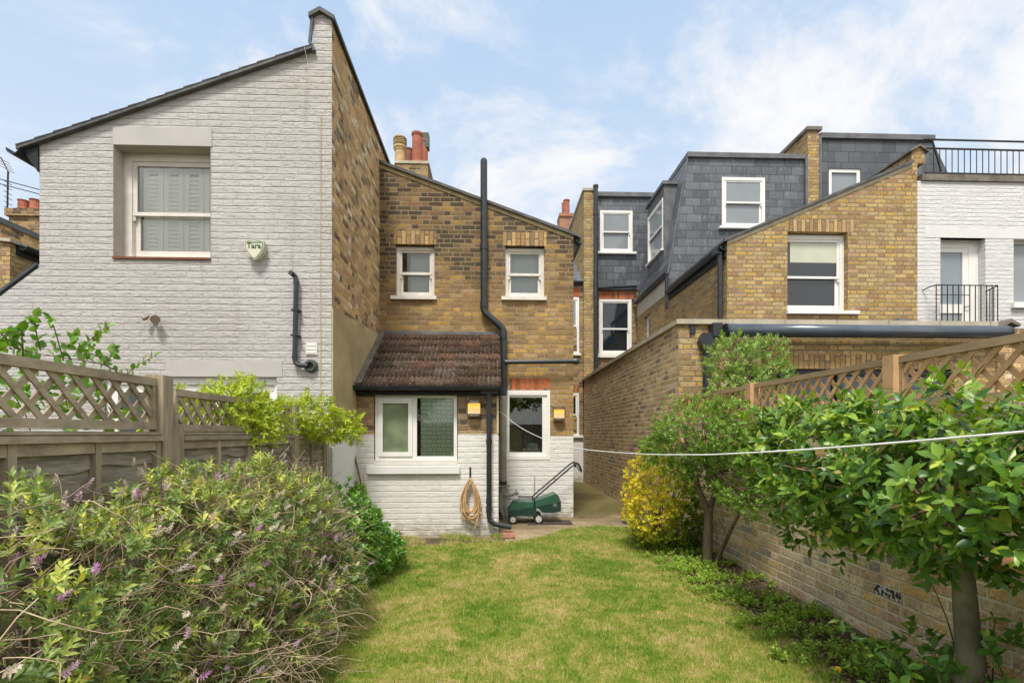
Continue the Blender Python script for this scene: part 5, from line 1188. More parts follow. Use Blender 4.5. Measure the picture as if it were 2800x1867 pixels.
# ================================================================== planting
def nz(P, s, seed=0):
    """cheap smooth noise about 0..1 at points (n,3)"""
    r = np.random.default_rng(seed); o = np.zeros(len(P))
    for i in range(6):
        k_ = r.normal(size=3); k_ /= np.linalg.norm(k_); o += np.sin(P @ k_ * s * (1 + .35 * i) * 2 * np.pi + r.uniform(0, 6.28))
    return np.clip(.5 + o / 6, 0, 1)
def unit(a): return a / np.maximum(1e-9, np.linalg.norm(a, axis=1, keepdims=True))
def rdir(n): return unit(rng.normal(size=(n, 3)))
def crown_points(lobes, n, thick=.22, gaps=.0, gs=1.6, up=.35, jit=.55, seed=1, clip=None):
    L = np.array(lobes, float); w_ = (L[:, 3] * L[:, 4] + L[:, 4] * L[:, 5] + L[:, 3] * L[:, 5]); w_ /= w_.sum()
    P = []; D = []; tot = 0
    while tot < n:
        m = n * 2; i = rng.choice(len(L), m, p=w_); d = rdir(m)
        r_ = 1 - np.abs(rng.normal(size=m)) * thick; r_ = np.clip(r_, .1, 1.0)
        r_ *= .84 + .32 * nz(d * .6 + L[i, :3], 1.3, seed)
        p = L[i, :3] + d * L[i, 3:] * r_[:, None]
        ok = np.ones(m, bool)
        for j in range(len(L)):
            q = np.sqrt((((p - L[j, :3]) / L[j, 3:]) ** 2).sum(1)); ok &= (q > .62) | (i == j)
        if gaps: ok &= nz(p, gs, seed + 5) > gaps * (.6 + .4 * rng.random(m))
        if clip is not None: ok &= clip(p)
        ok &= p[:, 2] > .02
        P.append(p[ok]); D.append((d / L[i, 3:])[ok]); tot += ok.sum()
    P = np.concatenate(P)[:n]; D = unit(np.concatenate(D)[:n]); D = unit(D + np.array([0, 0, up]) + rng.normal(size=D.shape) * jit)
    return P, D
def shoots(P, D, ln, k_, ll, spread=1.0, opp=False, first=.25, lj=.25):
    n = len(P); e = unit(np.cross(D, rdir(n))); g = np.cross(D, e)
    A = []; B = []; N = []; LL = []; ID = []
    ph0 = rng.uniform(0, 6.28, n)
    for j in range(k_):
        t = first + (1 - first) * j / max(1, k_ - 1)
        ph = ph0 + ((j // 2) * (math.pi / 2) + (j % 2) * math.pi if opp else j * 2.4)
        rad = e * np.cos(ph)[:, None] + g * np.sin(ph)[:, None]
        sp_ = spread * (1 - .45 * (j / k_)) + rng.normal(size=n) * .15
        d = D * np.cos(sp_)[:, None] + rad * np.sin(sp_)[:, None]
        lnj = ln * t * (1 if np.isscalar(ln) else 1)
        A.append(P + D * (np.asarray(lnj).reshape(-1, 1) if not np.isscalar(lnj) else lnj)); B.append(d); N.append(D - d * (d * D).sum(1)[:, None]); LL.append(ll * (1 - lj * rng.random(n)) * (1 - .35 * (j / k_) ** 2)); ID.append(np.arange(n))
    return np.concatenate(A), unit(np.concatenate(B)), unit(np.concatenate(N) + .001), np.concatenate(LL), np.concatenate(ID)
def leaves(name, A, B, N, LL, wr, mat, parent, rnd, kind='mid', fold=.25, bend=.15):
    n = len(A); S = np.cross(N, B); LL = LL[:, None]; wd = LL * wr
    if kind == 'big':
        st = [(0, .04), (.22, .34), (.5, .5), (.78, .33), (1, .01)]; rows_ = []
        for t, h in st:
            z = N * (-bend * t * t) * LL; c = A + B * t * LL + z
            rows_ += [c - S * wd * h + N * fold * h * wd, c, c + S * wd * h + N * fold * h * wd]
        V = np.stack(rows_, 1).reshape(-1, 3); k_ = 15; fs = []
        for i in range(4):
            a = i * 3; fs += [(a, a + 1, a + 4, a + 3), (a + 1, a + 2, a + 5, a + 4)]
    elif kind == 'mid':
        m = A + B * .48 * LL; tip = A + B * LL - N * bend * LL
        V = np.stack([A, m - S * wd * .5 + N * fold * wd * .5, m, m + S * wd * .5 + N * fold * wd * .5, tip], 1).reshape(-1, 3); k_ = 5
        fs = [(0, 2, 1), (0, 3, 2), (1, 2, 4), (2, 3, 4)]
    else:
        m = A + B * .5 * LL; V = np.stack([A, m - S * wd * .5 + N * fold * wd * .4, A + B * LL, m + S * wd * .5 + N * fold * wd * .4], 1).reshape(-1, 3); k_ = 4; fs = [(0, 1, 2, 3)]
    F_ = (np.arange(n)[:, None, None] * k_ + np.array(fs)[None]).reshape(-1, len(fs[0]))
    return npmesh(name, V, F_, mat, parent, {'rnd': np.repeat(rnd, k_)}, smooth=(kind == 'big'))
def twigs(name, lines, rad, mat, parent, n=3):
    V = []; F_ = []; b0 = 0
    for pts, r_ in zip(lines, rad):
        pts = np.asarray(pts); m = len(pts); d = np.gradient(pts, axis=0); d = unit(d); e = unit(np.cross(d, [[.31, .2, .93]])); g = np.cross(d, e)
        rr = np.asarray(r_) * np.linspace(1, .45, m)
        for i in range(n):
            t = 2 * math.pi * i / n; V.append(pts + (e * math.cos(t) + g * math.sin(t)) * rr[:, None])
        for i in range(n):
            a = b0 + i * m; c = b0 + ((i + 1) % n) * m; j = np.arange(m - 1); F_.append(np.stack([a + j, a + j + 1, c + j + 1, c + j], 1))
        b0 += n * m
    return npmesh(name, np.concatenate(V), np.concatenate(F_), mat, parent, smooth=True)
def curl(p, d, ln, m=7, wig=.35, grav=-.1):
    P = [np.array(p, float)]; d = np.array(d, float)
    for i in range(m - 1):
        d = d + rng.normal(size=3) * wig / m * 2; d[2] += grav / m; d /= np.linalg.norm(d); P.append(P[-1] + d * ln / (m - 1))
    return np.array(P)
def limb(*pts, n=5): return np.array(catmull([Vector(p) for p in pts], n))

bark = wood('grey_brown_bark', (0.10, 0.075, 0.05), (0.19, 0.145, 0.10), (0.27, 0.22, 0.16), 1, 1, .25, .6)
barkg = plain('smooth_grey_bark', (0.13, 0.12, 0.085), .85, .2, .35, 7, bump=.5)
twig_m = plain('brown_twig', (0.24, 0.165, 0.11), .8, .2, .45, 14)
twig_p = plain('pale_dry_twig', (0.50, 0.38, 0.26), .85, .2, .35, 14)
twig_d = plain('dark_stem', (0.06, 0.035, 0.025), .7, .3, .3, 14)

# ---- bay tree
bt = thing('bay_tree', 'broad bay tree with large glossy leaves on one smooth grey trunk, front right', 'tree', (2.12, 2.22, 0))
b = MB(); b.tube(catmull([Vector(p) for p in ((2.15, 2.22, -.05), (2.14, 2.22, .2), (2.13, 2.21, .32), (2.10, 2.20, .5), (2.08, 2.20, .75), (2.10, 2.25, .95))], 4), [r_ * .82 for r_ in (.088, .084, .078, .072, .076, .086, .078, .067, .064, .062, .060, .058, .057, .055, .053, .051, .05, .048, .046, .044, .04)], 12)
b.build('trunk', barkg, bt, smooth=True)
LB = [(2.02, 2.12, 1.12, .40, .60, .38), (2.00, 2.80, 1.11, .40, .58, .41), (2.04, 3.30, 1.26, .34, .40, .24), (2.2, 1.60, 1.17, .42, .45, .34)]
ln_ = [limb((2.10, 2.24, .85), tuple(np.array([2.06, 2.25, 1.0]) + .4 * (q - np.array([2.06, 2.25, 1.0]))), tuple(q)) for q in crown_points(LB, 46, .5)[0]]
twigs('branch', ln_, [.013] * len(ln_), twig_m, bt, 5)
cl = lambda p: p[:, 0] < 2.44
P, D = crown_points(LB, 1420, .25, gaps=.34, gs=1.5, up=.35, jit=.5, seed=3, clip=cl)
bayleaf = leafmat('bay_leaf', [(0.0, (0.03, 0.08, 0.016)), (0.30, (0.06, 0.15, 0.022)), (0.52, (0.13, 0.255, 0.03)), (0.74, (0.25, 0.40, 0.04)), (0.93, (0.52, 0.60, 0.08)), (0.955, (0.45, 0.36, 0.09)), (0.985, (0.36, 0.18, 0.09))], .36, .5, .28)
A, B, N, LL, ID = shoots(P, D, .09, 8, .092, 1.15, first=.15, lj=.55)
ok = A[:, 0] < 2.47; A, B, N, LL, ID = A[ok], B[ok], N[ok], LL[ok], ID[ok]
N = unit(N + np.array([0, -.15, .45])); N = unit(N - B * (N * B).sum(1)[:, None])
topz = np.clip((A[:, 2] - .75) / .85, 0, 1)
rn = np.clip(rng.beta(2, 2.4, len(A)) * .80 + .14 * rng.random(len(P))[ID] + .12 * topz, 0, .93); rn[rng.random(len(A)) < .015] = .99; rn[rng.random(len(A)) < .015] = .955
leaves('foliage', A, B, N, LL, .43, bayleaf, bt, rn, 'big', .22, .18)

# ---- small-leaved shrub with forked stems
ps = thing('multi_stemmed_shrub', 'small-leaved green shrub on forked brown stems between the yellow bush and bay tree', 'shrub', (2.24, 5.25, 0))
x0_, y0_ = 2.22, 5.25
b = MB()
def lim(pts, r0, r1): 
    q = catmull([Vector(p) for p in pts], 4); b.tube(q, [r0 + (r1 - r0) * i / (len(q) - 1) for i in range(len(q))], 8)
lim([(x0_, y0_, -.03), (x0_ + .01, y0_, .30), (x0_ + .02, y0_, .58)], .055, .042)
lim([(x0_ + .02, y0_, .5), (x0_ - .10, y0_, .80), (x0_ - .17, y0_, 1.1), (x0_ - .28, y0_, 1.45)], .036, .015)
lim([(x0_ + .03, y0_, .55), (x0_ + .09, y0_, .75), (x0_ + .16, y0_ - .05, 1.0), (x0_ + .15, y0_ - .1, 1.35)], .032, .014)
lim([(x0_ + .05, y0_ - .08, -.02), (x0_ + .07, y0_ - .25, .25), (x0_ + .05, y0_ - .5, .5), (x0_ + .1, y0_ - .62, .72)], .026, .012)
lim([(x0_ + .06, y0_ - .35, .33), (x0_ - .02, y0_ - .32, .5)], .012, .008)
lim([(x0_ + .12, y0_ - .05, .95), (x0_ + .2, y0_ - .35, 1.02), (x0_ + .15, y0_ - .7, 1.15)], .018, .008)
b.build('trunk', bark, ps, smooth=True)
LP = [(2.04, 5.15, 1.36, .42, .44, .34), (2.24, 4.75, 1.34, .26, .46, .32), (2.26, 4.55, .80, .20, .36, .16), (2.28, 4.35, .76, .18, .25, .14), (1.85, 5.3, 1.15, .3, .3, .25), (2.15, 5.2, .95, .2, .2, .25), (2.25, 4.85, .78, .12, .2, .12)]
ln_ = [limb((x0_, y0_, 1.0), tuple((q + np.array([x0_, y0_, 1.0])) / 2 + rng.normal(size=3) * .04), tuple(q)) for q in crown_points(LP, 90, .4)[0]]
twigs('branch', ln_, [.006] * len(ln_), twig_m, ps, 4)
P, D = crown_points(LP, 1950, .22, gaps=.50, gs=2.2, up=.5, jit=.5, seed=9, clip=lambda p: p[:, 0] < 2.46)
shr = leafmat('small_green_leaf', [(0.0, (0.055, 0.12, 0.018)), (0.4, (0.14, 0.26, 0.035)), (0.75, (0.30, 0.45, 0.06)), (1.0, (0.50, 0.60, 0.12))], .35, .5, .3)
A, B, N, LL, ID = shoots(P, D, .05, 8, .042, 1.1)
rn = np.clip(rng.beta(2, 2.5, len(A)) * .7 + .22 * rng.random(len(P))[ID] + .2 * np.clip(A[:, 2] - 1.1, 0, 1), 0, 1)
leaves('foliage', A, B, N, LL, .48, shr, ps, rn, 'mid', .3, .1)

# ---- yellow variegated bush
yb_ = thing('golden_bush', 'round bush with bright golden yellow leaf tips at the lawn corner', 'bush', (1.92, 5.95, 0))
LY = [(1.90, 5.85, .72, .38, .38, .48), (1.98, 5.95, .38, .42, .45, .38), (2.18, 5.95, .45, .28, .4, .45), (1.78, 5.7, .45, .28, .3, .30)]
twigs('stem', [limb((1.98, 6.0, -.02), tuple((q + np.array([1.98, 6.0, .2])) / 2), tuple(q)) for q in crown_points(LY, 60, .4)[0]], [.007] * 60, twig_m, yb_, 4)
P, D = crown_points(LY, 2300, .16, gaps=.33, gs=2.4, up=.35, jit=.4, seed=14, clip=lambda p: p[:, 0] < 2.47)
A, B, N, LL, ID = shoots(P, D, .035, 8, .038, 1.1)
yel = leafmat('golden_variegated_leaf', [(0.0, (0.035, 0.09, 0.010)), (0.25, (0.10, 0.19, 0.018)), (0.45, (0.32, 0.38, 0.02)), (0.66, (0.60, 0.60, 0.03)), (0.85, (0.80, 0.72, 0.04)), (1.0, (0.84, 0.68, 0.05))], .4, .4, .25, (1.2, 1.1, .4))
u_ = (A[:, 0] / A[:, 1] - .245) / .16      # left side of the bush carries the golden variegated growth
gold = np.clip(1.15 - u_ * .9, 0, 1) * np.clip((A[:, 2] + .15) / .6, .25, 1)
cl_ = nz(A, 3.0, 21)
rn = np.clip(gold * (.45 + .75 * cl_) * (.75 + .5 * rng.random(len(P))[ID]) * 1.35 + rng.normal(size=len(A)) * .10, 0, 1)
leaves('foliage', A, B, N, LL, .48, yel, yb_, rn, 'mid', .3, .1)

# ---- neighbour's shrub behind the trellis
nsb = thing('tall_shrub', 'leafy green shrub behind the trellis in front of the extension', 'shrub', (3.0, 6.0, 0))
LS = [(2.90, 6.05, 2.18, .34, .3, .30), (3.22, 6.05, 2.22, .30, .3, .26), (2.82, 6.05, 1.86, .26, .3, .25), (3.1, 6.0, 1.88, .35, .3, .22), (3.42, 6.05, 2.05, .12, .2, .14)]
tp = crown_points(LS, 46, .3)[0]
twigs('stem', [limb((2.98, 6.0, 0), (2.98, 6.0, 1.2), tuple((q + np.array([2.98, 6.0, 1.6])) / 2), tuple(q)) for q in tp], [.012] * 46, twig_m, nsb, 4)
P, D = crown_points(LS, 520, .28, gaps=.46, gs=2.2, up=.7, jit=.5, seed=31, clip=lambda p: p[:, 0] > 2.6)
A, B, N, LL, ID = shoots(P, D, .09, 11, .066, .95)
sl3 = leafmat('pale_green_leaf', [(0.0, (0.09, 0.17, 0.05)), (0.4, (0.21, 0.35, 0.08)), (0.8, (0.38, 0.52, 0.14)), (1.0, (0.58, 0.66, 0.30))], .4, .5, .3)
leaves('foliage', A, B, N, LL, .34, sl3, nsb, np.clip(rng.beta(2.2, 2, len(A)) * .8 + .2 * rng.random(len(P))[ID], 0, 1), 'mid', .3, .12)

# ---- climber behind the left trellis
cb = thing('climbing_plant', 'climbing plant with rounded leaves and loose shoots behind the left trellis', 'climber', (-2.1, 2.4, 0))
cleaf = leafmat('round_climber_leaf', [(0.0, (0.06, 0.17, 0.015)), (0.4, (0.13, 0.29, 0.025)), (0.7, (0.22, 0.38, 0.08)), (1.0, (0.40, 0.52, 0.25))], .45, .45, .35)
stems = []; SP = []; SD = []
def pxs(u, v, X=-2.08): y, z = pX(u, v, X); return np.array([X, y, z])
for pl_ in ([(60, 985), (56, 915), (50, 906), (88, 868), (95, 862)], [(98, 960), (84, 900), (80, 880)], [(180, 985), (165, 930), (150, 880), (146, 872)], [(215, 960), (250, 930), (280, 905), (300, 898)], [(170, 935), (185, 915), (188, 910)],
            [(205, 960), (245, 935), (272, 915)], [(290, 985), (312, 960), (318, 948)], [(345, 1025), (385, 995), (430, 972)], [(0, 958), (40, 910), (55, 900)], [(0, 905), (20, 918)], [(330, 1020), (300, 1000), (260, 985), (200, 975), (110, 960), (20, 940)], [(120, 975), (60, 940), (10, 930)], [(300, 985), (230, 960), (150, 950)]):
    q = limb(*[tuple(pxs(*p)) for p in pl_], n=6) + rng.normal(size=3) * .01; stems.append(q)
    st_ = 3 if len(q) > 14 else 2
    for i in range(1, len(q), st_):
        for s_ in (-1, 1):
            SP.append(q[i]); d = q[min(i + 1, len(q) - 1)] - q[i - 1]; d /= np.linalg.norm(d); sd2 = np.array([rng.normal() * .4 + .4, -d[2], d[1]]) * s_; SD.append(d * .55 + sd2 * .8 + rng.normal(size=3) * .2)
SP, SD = np.array(SP), unit(np.array(SD))
LC = [(-2.12, 2.15, 1.48, .14, .28, .22), (-2.12, 2.55, 1.50, .14, .28, .20), (-2.08, 2.80, 1.42, .10, .22, .16), (-2.12, 1.85, 1.52, .14, .25, .22)]
P, D = crown_points(LC, 330, .4, gaps=.28, gs=2.8, up=.4, jit=.8, seed=41)
A = np.concatenate([SP, P + rng.normal(size=P.shape) * .02]); B = np.concatenate([SD, D]); N = unit(np.cross(B, rdir(len(B))) + np.array([.3, -.4, .5])); N = unit(N - B * (N * B).sum(1)[:, None])
LL = np.full(len(A), .062) * rng.uniform(.65, 1.15, len(A)); LL[:len(SP)] *= .8
leaves('foliage', A, B, N, LL, .68, cleaf, cb, rng.beta(2, 2, len(A)), 'big', .3, .2)
stems += [limb((-2.1, y, 0), (-2.12, y + .05, .8), (-2.1, y + .1, 1.35), (-2.1 + rng.normal() * .03, y + rng.normal() * .15, 1.6)) for y in (1.8, 2.0, 2.3, 2.5, 2.75)]
twigs('stem', stems, [.0035] * len(stems), plain('reddish_stem', (0.16, 0.09, 0.06), .7), cb, 5)

# ---- golden privet over the fence (two plants)
prl = leafmat('golden_privet_leaf', [(0.0, (0.10, 0.17, 0.015)), (0.3, (0.22, 0.33, 0.02)), (0.6, (0.46, 0.55, 0.03)), (1.0, (0.72, 0.76, 0.14))], .4, .4, .3, (1.2, 1.2, .4))
for nm, lb, LG, base, nn_ in (('golden_privet', 'lime yellow privet bush spilling over the middle of the left fence', [(-1.98, 3.85, 1.50, .16, .42, .15), (-1.93, 4.35, 1.47, .20, .38, .15), (-1.98, 4.10, 1.60, .14, .3, .14), (-1.86, 4.05, 1.36, .14, .22, .12), (-2.06, 3.45, 1.46, .10, .4, .12)], (-2.1, 4.1, 0), 620),
                              ('golden_privet', 'lime yellow privet bush overhanging the far end of the left fence', [(-1.80, 5.05, 1.52, .26, .26, .16), (-1.62, 5.2, 1.42, .26, .22, .13), (-1.88, 5.0, 1.42, .14, .25, .12), (-1.50, 5.2, 1.34, .16, .16, .07)], (-2.05, 5.2, 0), 430)):
    t = thing(nm, lb, 'bush', base, group='golden privets growing over the left fence')
    tp = crown_points(LG, 36, .35)[0]
    twigs('stem', [limb((base[0], base[1], 0), (base[0], base[1], 1.1), tuple((q + np.array(base) + np.array([0, 0, 1.3])) / 2), tuple(q)) for q in tp], [.006] * 36, twig_m, t, 4)
    P, D = crown_points(LG, nn_, .3, gaps=.30, gs=2.8, up=.35, jit=.6, seed=51)
    D = unit(D + np.array([.25, 0, 0])); A, B, N, LL, ID = shoots(P, D, .10, 12, .050, .95, opp=True)
    leaves('foliage', A, B, N, LL, .36, prl, t, np.clip(rng.beta(2, 2, len(A)) * .6 + .35 * rng.random(len(P))[ID] + .1, 0, 1), 'mid', .3, .25)

# ---- glossy bush at the end of the left bed
gb = thing('glossy_bush', 'low bush with rounded glossy green leaves beside the white lean-to corner', 'bush', (-1.3, 4.9, 0))
LQ = [(-1.44, 4.9, .48, .34, .42, .36), (-1.24, 4.65, .32, .30, .40, .32), (-1.16, 5.0, .20, .28, .35, .2), (-1.30, 4.30, .28, .22, .25, .24)]
twigs('stem', [limb((-1.35, 4.9, -.02), tuple((q + np.array([-1.35, 4.9, 0])) / 2), tuple(q)) for q in crown_points(LQ, 40, .4)[0]], [.006] * 40, twig_m, gb, 4)
P, D = crown_points(LQ, 760, .2, gaps=.22, gs=2.2, up=.45, jit=.5, seed=61)
A, B, N, LL, ID = shoots(P, D, .05, 9, .062, 1.1)
gll = leafmat('glossy_green_leaf', [(0.0, (0.04, 0.12, 0.015)), (0.4, (0.10, 0.24, 0.03)), (0.75, (0.22, 0.40, 0.05)), (1.0, (0.42, 0.55, 0.12))], .3, .55, .3)
leaves('foliage', A, B, N, LL, .48, gll, gb, np.clip(rng.beta(2, 2, len(A)) * .75 + .25 * rng.random(len(P))[ID], 0, 1), 'big', .3, .15)

# ---- the big hebe
hb_ = thing('hebe_shrub', 'sprawling hebe shrub with narrow leaves, tangled bare twigs and small pink flowers', 'shrub', (-1.4, 2.8, 0))
LH = [(-1.55, 1.75, .68, .42, .56, .42), (-1.50, 2.55, .70, .42, .56, .42), (-1.46, 3.35, .70, .42, .52, .40), (-1.54, 4.10, .62, .30, .42, .36), (-1.36, 1.9, .34, .38, .62, .32), (-1.30, 2.7, .34, .38, .58, .32), (-1.24, 3.4, .34, .34, .48, .30), (-1.38, 4.0, .30, .30, .38, .27), (-1.45, 1.1, .65, .5, .5, .45)]
hc = lambda p: p[:, 0] > -1.80
P, D = crown_points(LH, 4200, .10, gaps=.34, gs=2.0, up=.35, jit=.6, seed=71, clip=hc)
heb = leafmat('hebe_leaf', [(0.0, (0.065, 0.115, 0.045)), (0.3, (0.15, 0.23, 0.07)), (0.55, (0.29, 0.38, 0.11)), (0.78, (0.52, 0.58, 0.13)), (0.92, (0.72, 0.72, 0.18)), (1.0, (0.55, 0.34, 0.13))], .42, .4, .28)
big = nz(P, .9, 77); half = big > .47
for sel, ll_, wr_, kk in ((half, .052, .31, 13), (~half, .040, .42, 12)):
    A, B, N, LL, ID = shoots(P[sel], D[sel], .075, kk, ll_, 1.0, opp=True, first=.2)
    tone = (rng.random(sel.sum()) ** 1.7)[ID]
    rn = np.clip(.10 + .55 * tone + .28 * rng.random(len(A)) + .15 * (A[:, 2] > .95), 0, .94); rn[rng.random(len(A)) < .02] = 1
    leaves('foliage', A, B, N, LL, wr_, heb, hb_, rn, 'mid', .35, .15)
lines = []; rad = []
Pt, Dt = crown_points(LH, 2600, .08, up=.1, jit=.9, seed=72, clip=hc)
for p, d in zip(Pt, Dt): lines.append(curl(p - d * .08, d, rng.uniform(.12, .38), 7, .9, -.25)); rad.append(rng.uniform(.0014, .0032))
twigs('twig', lines[:1500], rad[:1500], twig_m, hb_, 3); twigs('pale_twig', lines[1500:], rad[1500:], twig_p, hb_, 3)
lines = []; rad = []
Pt, Dt = crown_points([LH[4], LH[5], LH[6], LH[7]], 520, .15, up=-.1, jit=.9, seed=73, clip=hc)
for p, d in zip(Pt, Dt): lines.append(curl(p, d, rng.uniform(.15, .5), 8, 1.0, -.5)); rad.append(rng.uniform(.0013, .0028))
for i in range(150):
    p = np.array([-1.06 + rng.normal() * .06, rng.uniform(2.1, 3.1), rng.uniform(.08, .35)]); lines.append(curl(p, (.7, rng.normal() * .7, .15), rng.uniform(.18, .42), 8, 1.1, -.5)); rad.append(.0018)
twigs('dry_twig', lines, rad, twig_p, hb_, 3)
lines = [limb((-1.5 + rng.normal() * .08, y, 0), (-1.5 + rng.normal() * .12, y + rng.normal() * .08, .4), (-1.5 + rng.normal() * .15, y + rng.normal() * .12, .8)) for y in rng.uniform(1.2, 4.4, 60)]
twigs('branch', lines, [.006] * 60, twig_m, hb_, 5)
# flower spikes
Pf, Df = crown_points(LH, 1000, .04, up=.6, jit=.5, seed=74, clip=hc)
Pf = Pf + Df * .05; A, B, N, LL, ID = shoots(Pf, Df, .042, 26, .016, 1.45, first=.1)
flw = leafmat('pink_flower', [(0.0, (0.62, 0.48, 0.33)), (0.50, (0.80, 0.70, 0.62)), (0.74, (0.78, 0.60, 0.68)), (0.90, (0.62, 0.32, 0.58)), (1.0, (0.48, 0.14, 0.42))], .7, .2, .3, (1, 1, 1))
fr_ = rng.random(len(Pf))[ID] ** 1.25; leaves('flower', A, B, N, LL, .5, flw, hb_, np.clip(fr_ + rng.normal(size=len(A)) * .05, 0, 1), 'quad', .2, 0)

# ---- plants of the right-hand bed
wd_ = leafmat('weed_leaf', [(0.0, (0.10, 0.20, 0.03)), (0.5, (0.26, 0.42, 0.05)), (1.0, (0.52, 0.62, 0.11))], .5, .4, .35)
Pn = 2400; yy = rng.uniform(1.6, 6.4, Pn); xx = 1.66 + .80 * rng.random(Pn); Pw = np.stack([xx, yy, np.full(Pn, .0)], 1)
kp = nz(Pw, 1.6, 81) > .43; Pw = Pw[kp]; Dw = unit(rng.normal(size=Pw.shape) * .5 + np.array([0, 0, 1.0]))
kk_=None; A, B, N, LL, ID = shoots(Pw, Dw, .06, 9, .036, 1.2, first=.15)
o = leaves('ground_cover', A, B, N, LL, .62, wd_, None, rng.beta(2, 2, len(A)), 'mid', .25, .15); tag(o, 'low green weeds covering the soil below the right garden wall', 'ground cover', kind='stuff')
lit = leafmat('leaf_litter', [(0, (0.10, 0.06, 0.035)), (1, (0.30, 0.19, 0.11))], .8, .2, 0)
n = 1600; A = np.stack([1.76 + .68 * rng.random(n), rng.uniform(1.8, 6.6, n), .006 + .012 * rng.random(n)], 1); B = unit(rng.normal(size=(n, 3)) * np.array([1, 1, .15])); N = unit(np.tile([0, 0, 1.], (n, 1)) + rng.normal(size=(n, 3)) * .25); N = unit(N - B * (N * B).sum(1)[:, None])
tag(leaves('leaf_litter', A, B, N, np.full(n, .04) * rng.uniform(.5, 1.3, n), .5, lit, None, rng.random(n), 'mid', .3, .2), 'dry brown leaves lying on the soil of the right bed', 'leaf litter', kind='stuff')
dkl = leafmat('dark_young_leaf', [(0.0, (0.05, 0.14, 0.025)), (0.6, (0.13, 0.28, 0.04)), (0.85, (0.24, 0.38, 0.07)), (1.0, (0.22, 0.08, 0.05))], .4, .5, .3)
def sapling(name, lb, paths, r_, ll, wr_, nl, cat='sapling'):
    t = thing(name, lb, cat, tuple(paths[0][0])); L_ = [limb(*p, n=6) for p in paths]
    twigs('stem', L_, [r_] * len(L_), twig_d, t, 5); A = []; B = []
    for q in L_:
        for i in np.linspace(3, len(q) - 1, nl).astype(int):
            A.append(q[i]); B.append(rng.normal(size=3) + np.array([-.2, -.3, .35]))
        for _ in range(4): A.append(q[-1]); B.append(rng.normal(size=3) * .7 + np.array([0, 0, .8]))
    A = np.array(A); B = unit(np.array(B)); N = unit(np.cross(B, rdir(len(B))) + np.array([0, -.4, .9])); N = unit(N - B * (N * B).sum(1)[:, None])
    leaves('foliage', A, B, N, ll * rng.uniform(.6, 1.15, len(A)), wr_, dkl, t, rng.random(len(A)), 'big', .25, .2)
def g3(u, v, Y): x, z = px(u, v, Y); return (x, Y, z)
sapling('sapling', 'thin dark sapling with a few leaves left of the bay trunk, nearest the lawn', [[(g3(2350, 0, 2.45)[0], 2.45, 0), g3(2340, 1860, 2.45), g3(2318, 1770, 2.45), g3(2298, 1695, 2.45)]], .004, .05, .45, 6)
sapling('sapling', 'thin dark stem leaning against the wall just left of the bay trunk', [[(2.02, 2.6, 0), g3(2618, 1860, 2.55), g3(2600, 1730, 2.5), g3(2568, 1640, 2.45), g3(2532, 1568, 2.4)]], .004, .035, .45, 5)
sapling('rose_bush', 'thin rose stems with reddish leaf tips below the bay tree', [[(1.78, 2.35, 0), g3(2400, 1850, 2.3), g3(2375, 1800, 2.3), g3(2330, 1745, 2.3)], [(1.85, 2.4, 0), g3(2420, 1860, 2.3), g3(2385, 1800, 2.3), g3(2372, 1750, 2.3)], [(1.8, 2.3, 0), g3(2460, 1850, 2.25), g3(2440, 1800, 2.25), g3(2400, 1770, 2.25)]], .0035, .04, .5, 7, 'rose')
sapling('sapling', 'dark-stemmed sapling right of the bay trunk at the bottom edge', [[(2.2, 2.15, 0), g3(2745, 1867, 2.05), g3(2715, 1790, 2.05), g3(2690, 1745, 2.05)], [(2.2, 2.2, 0), g3(2720, 1760, 2.15), g3(2718, 1720, 2.15), g3(2722, 1690, 2.15)]], .0035, .055, .42, 6)
lp = thing('leafy_plant', 'broad-leaved green plant at the foot of the bay tree, bottom right corner', 'plant', (2.0, 2.2, 0))
P, D = crown_points([(1.98, 2.28, .20, .22, .28, .18), (2.25, 1.95, .28, .22, .25, .2), (2.15, 2.45, .18, .2, .2, .16)], 110, .25, up=.5, jit=.6, seed=91)
A, B, N, LL, ID = shoots(P, D, .06, 6, .075, 1.1); leaves('foliage', A, B, N, LL, .55, dkl, lp, rng.beta(2, 2.4, len(A)) * .9, 'big', .2, .2)
twigs('stem', [limb((2.05, 2.25, 0), tuple((q + np.array([2.05, 2.25, 0])) / 2), tuple(q)) for q in P[:40]], [.004] * 40, twig_m, lp, 4)
# dandelion
dx_, dy_ = pg(2289, 1826, .10); dn = thing('dandelion', 'single yellow dandelion flower at the lawn edge, bottom right', 'flower', (dx_, dy_, 0))
yfl = plain('dandelion_yellow', (0.85, 0.60, 0.02), .8); b = MB()
b.tube([(dx_, dy_, 0), (dx_ + .005, dy_, .09)], .0025, 5); b.build('stem', plain('flower_stem', (0.15, 0.22, 0.05), .6), dn)
n = 90; D = unit(rng.normal(size=(n, 3)) * np.array([1, 1, .5]) + np.array([0, -.1, .7])); A = np.tile([dx_ + .005, dy_, .092], (n, 1)); N = unit(np.cross(D, rdir(n))); leaves('flower_head', A, D, N, np.full(n, .019), .25, yfl, dn, np.zeros(n), 'quad', 0, 0)
gb2 = thing('grass_tuft', 'arching tuft of pale grass beside the glossy bush at the lawn edge', 'grass', (-1.02, 5.35, 0)); lines = [curl((-1.02 + rng.normal() * .04, 5.35 + rng.normal() * .05, 0), (rng.normal() * .6, rng.normal() * .6, 1.2), rng.uniform(.2, .36), 8, .3, -1.5) for _ in range(110)]
twigs('blade', lines, [.0022] * 110, plain('tuft_green', (0.20, 0.25, 0.07), .6, .3, .3, 9), gb2, 3)

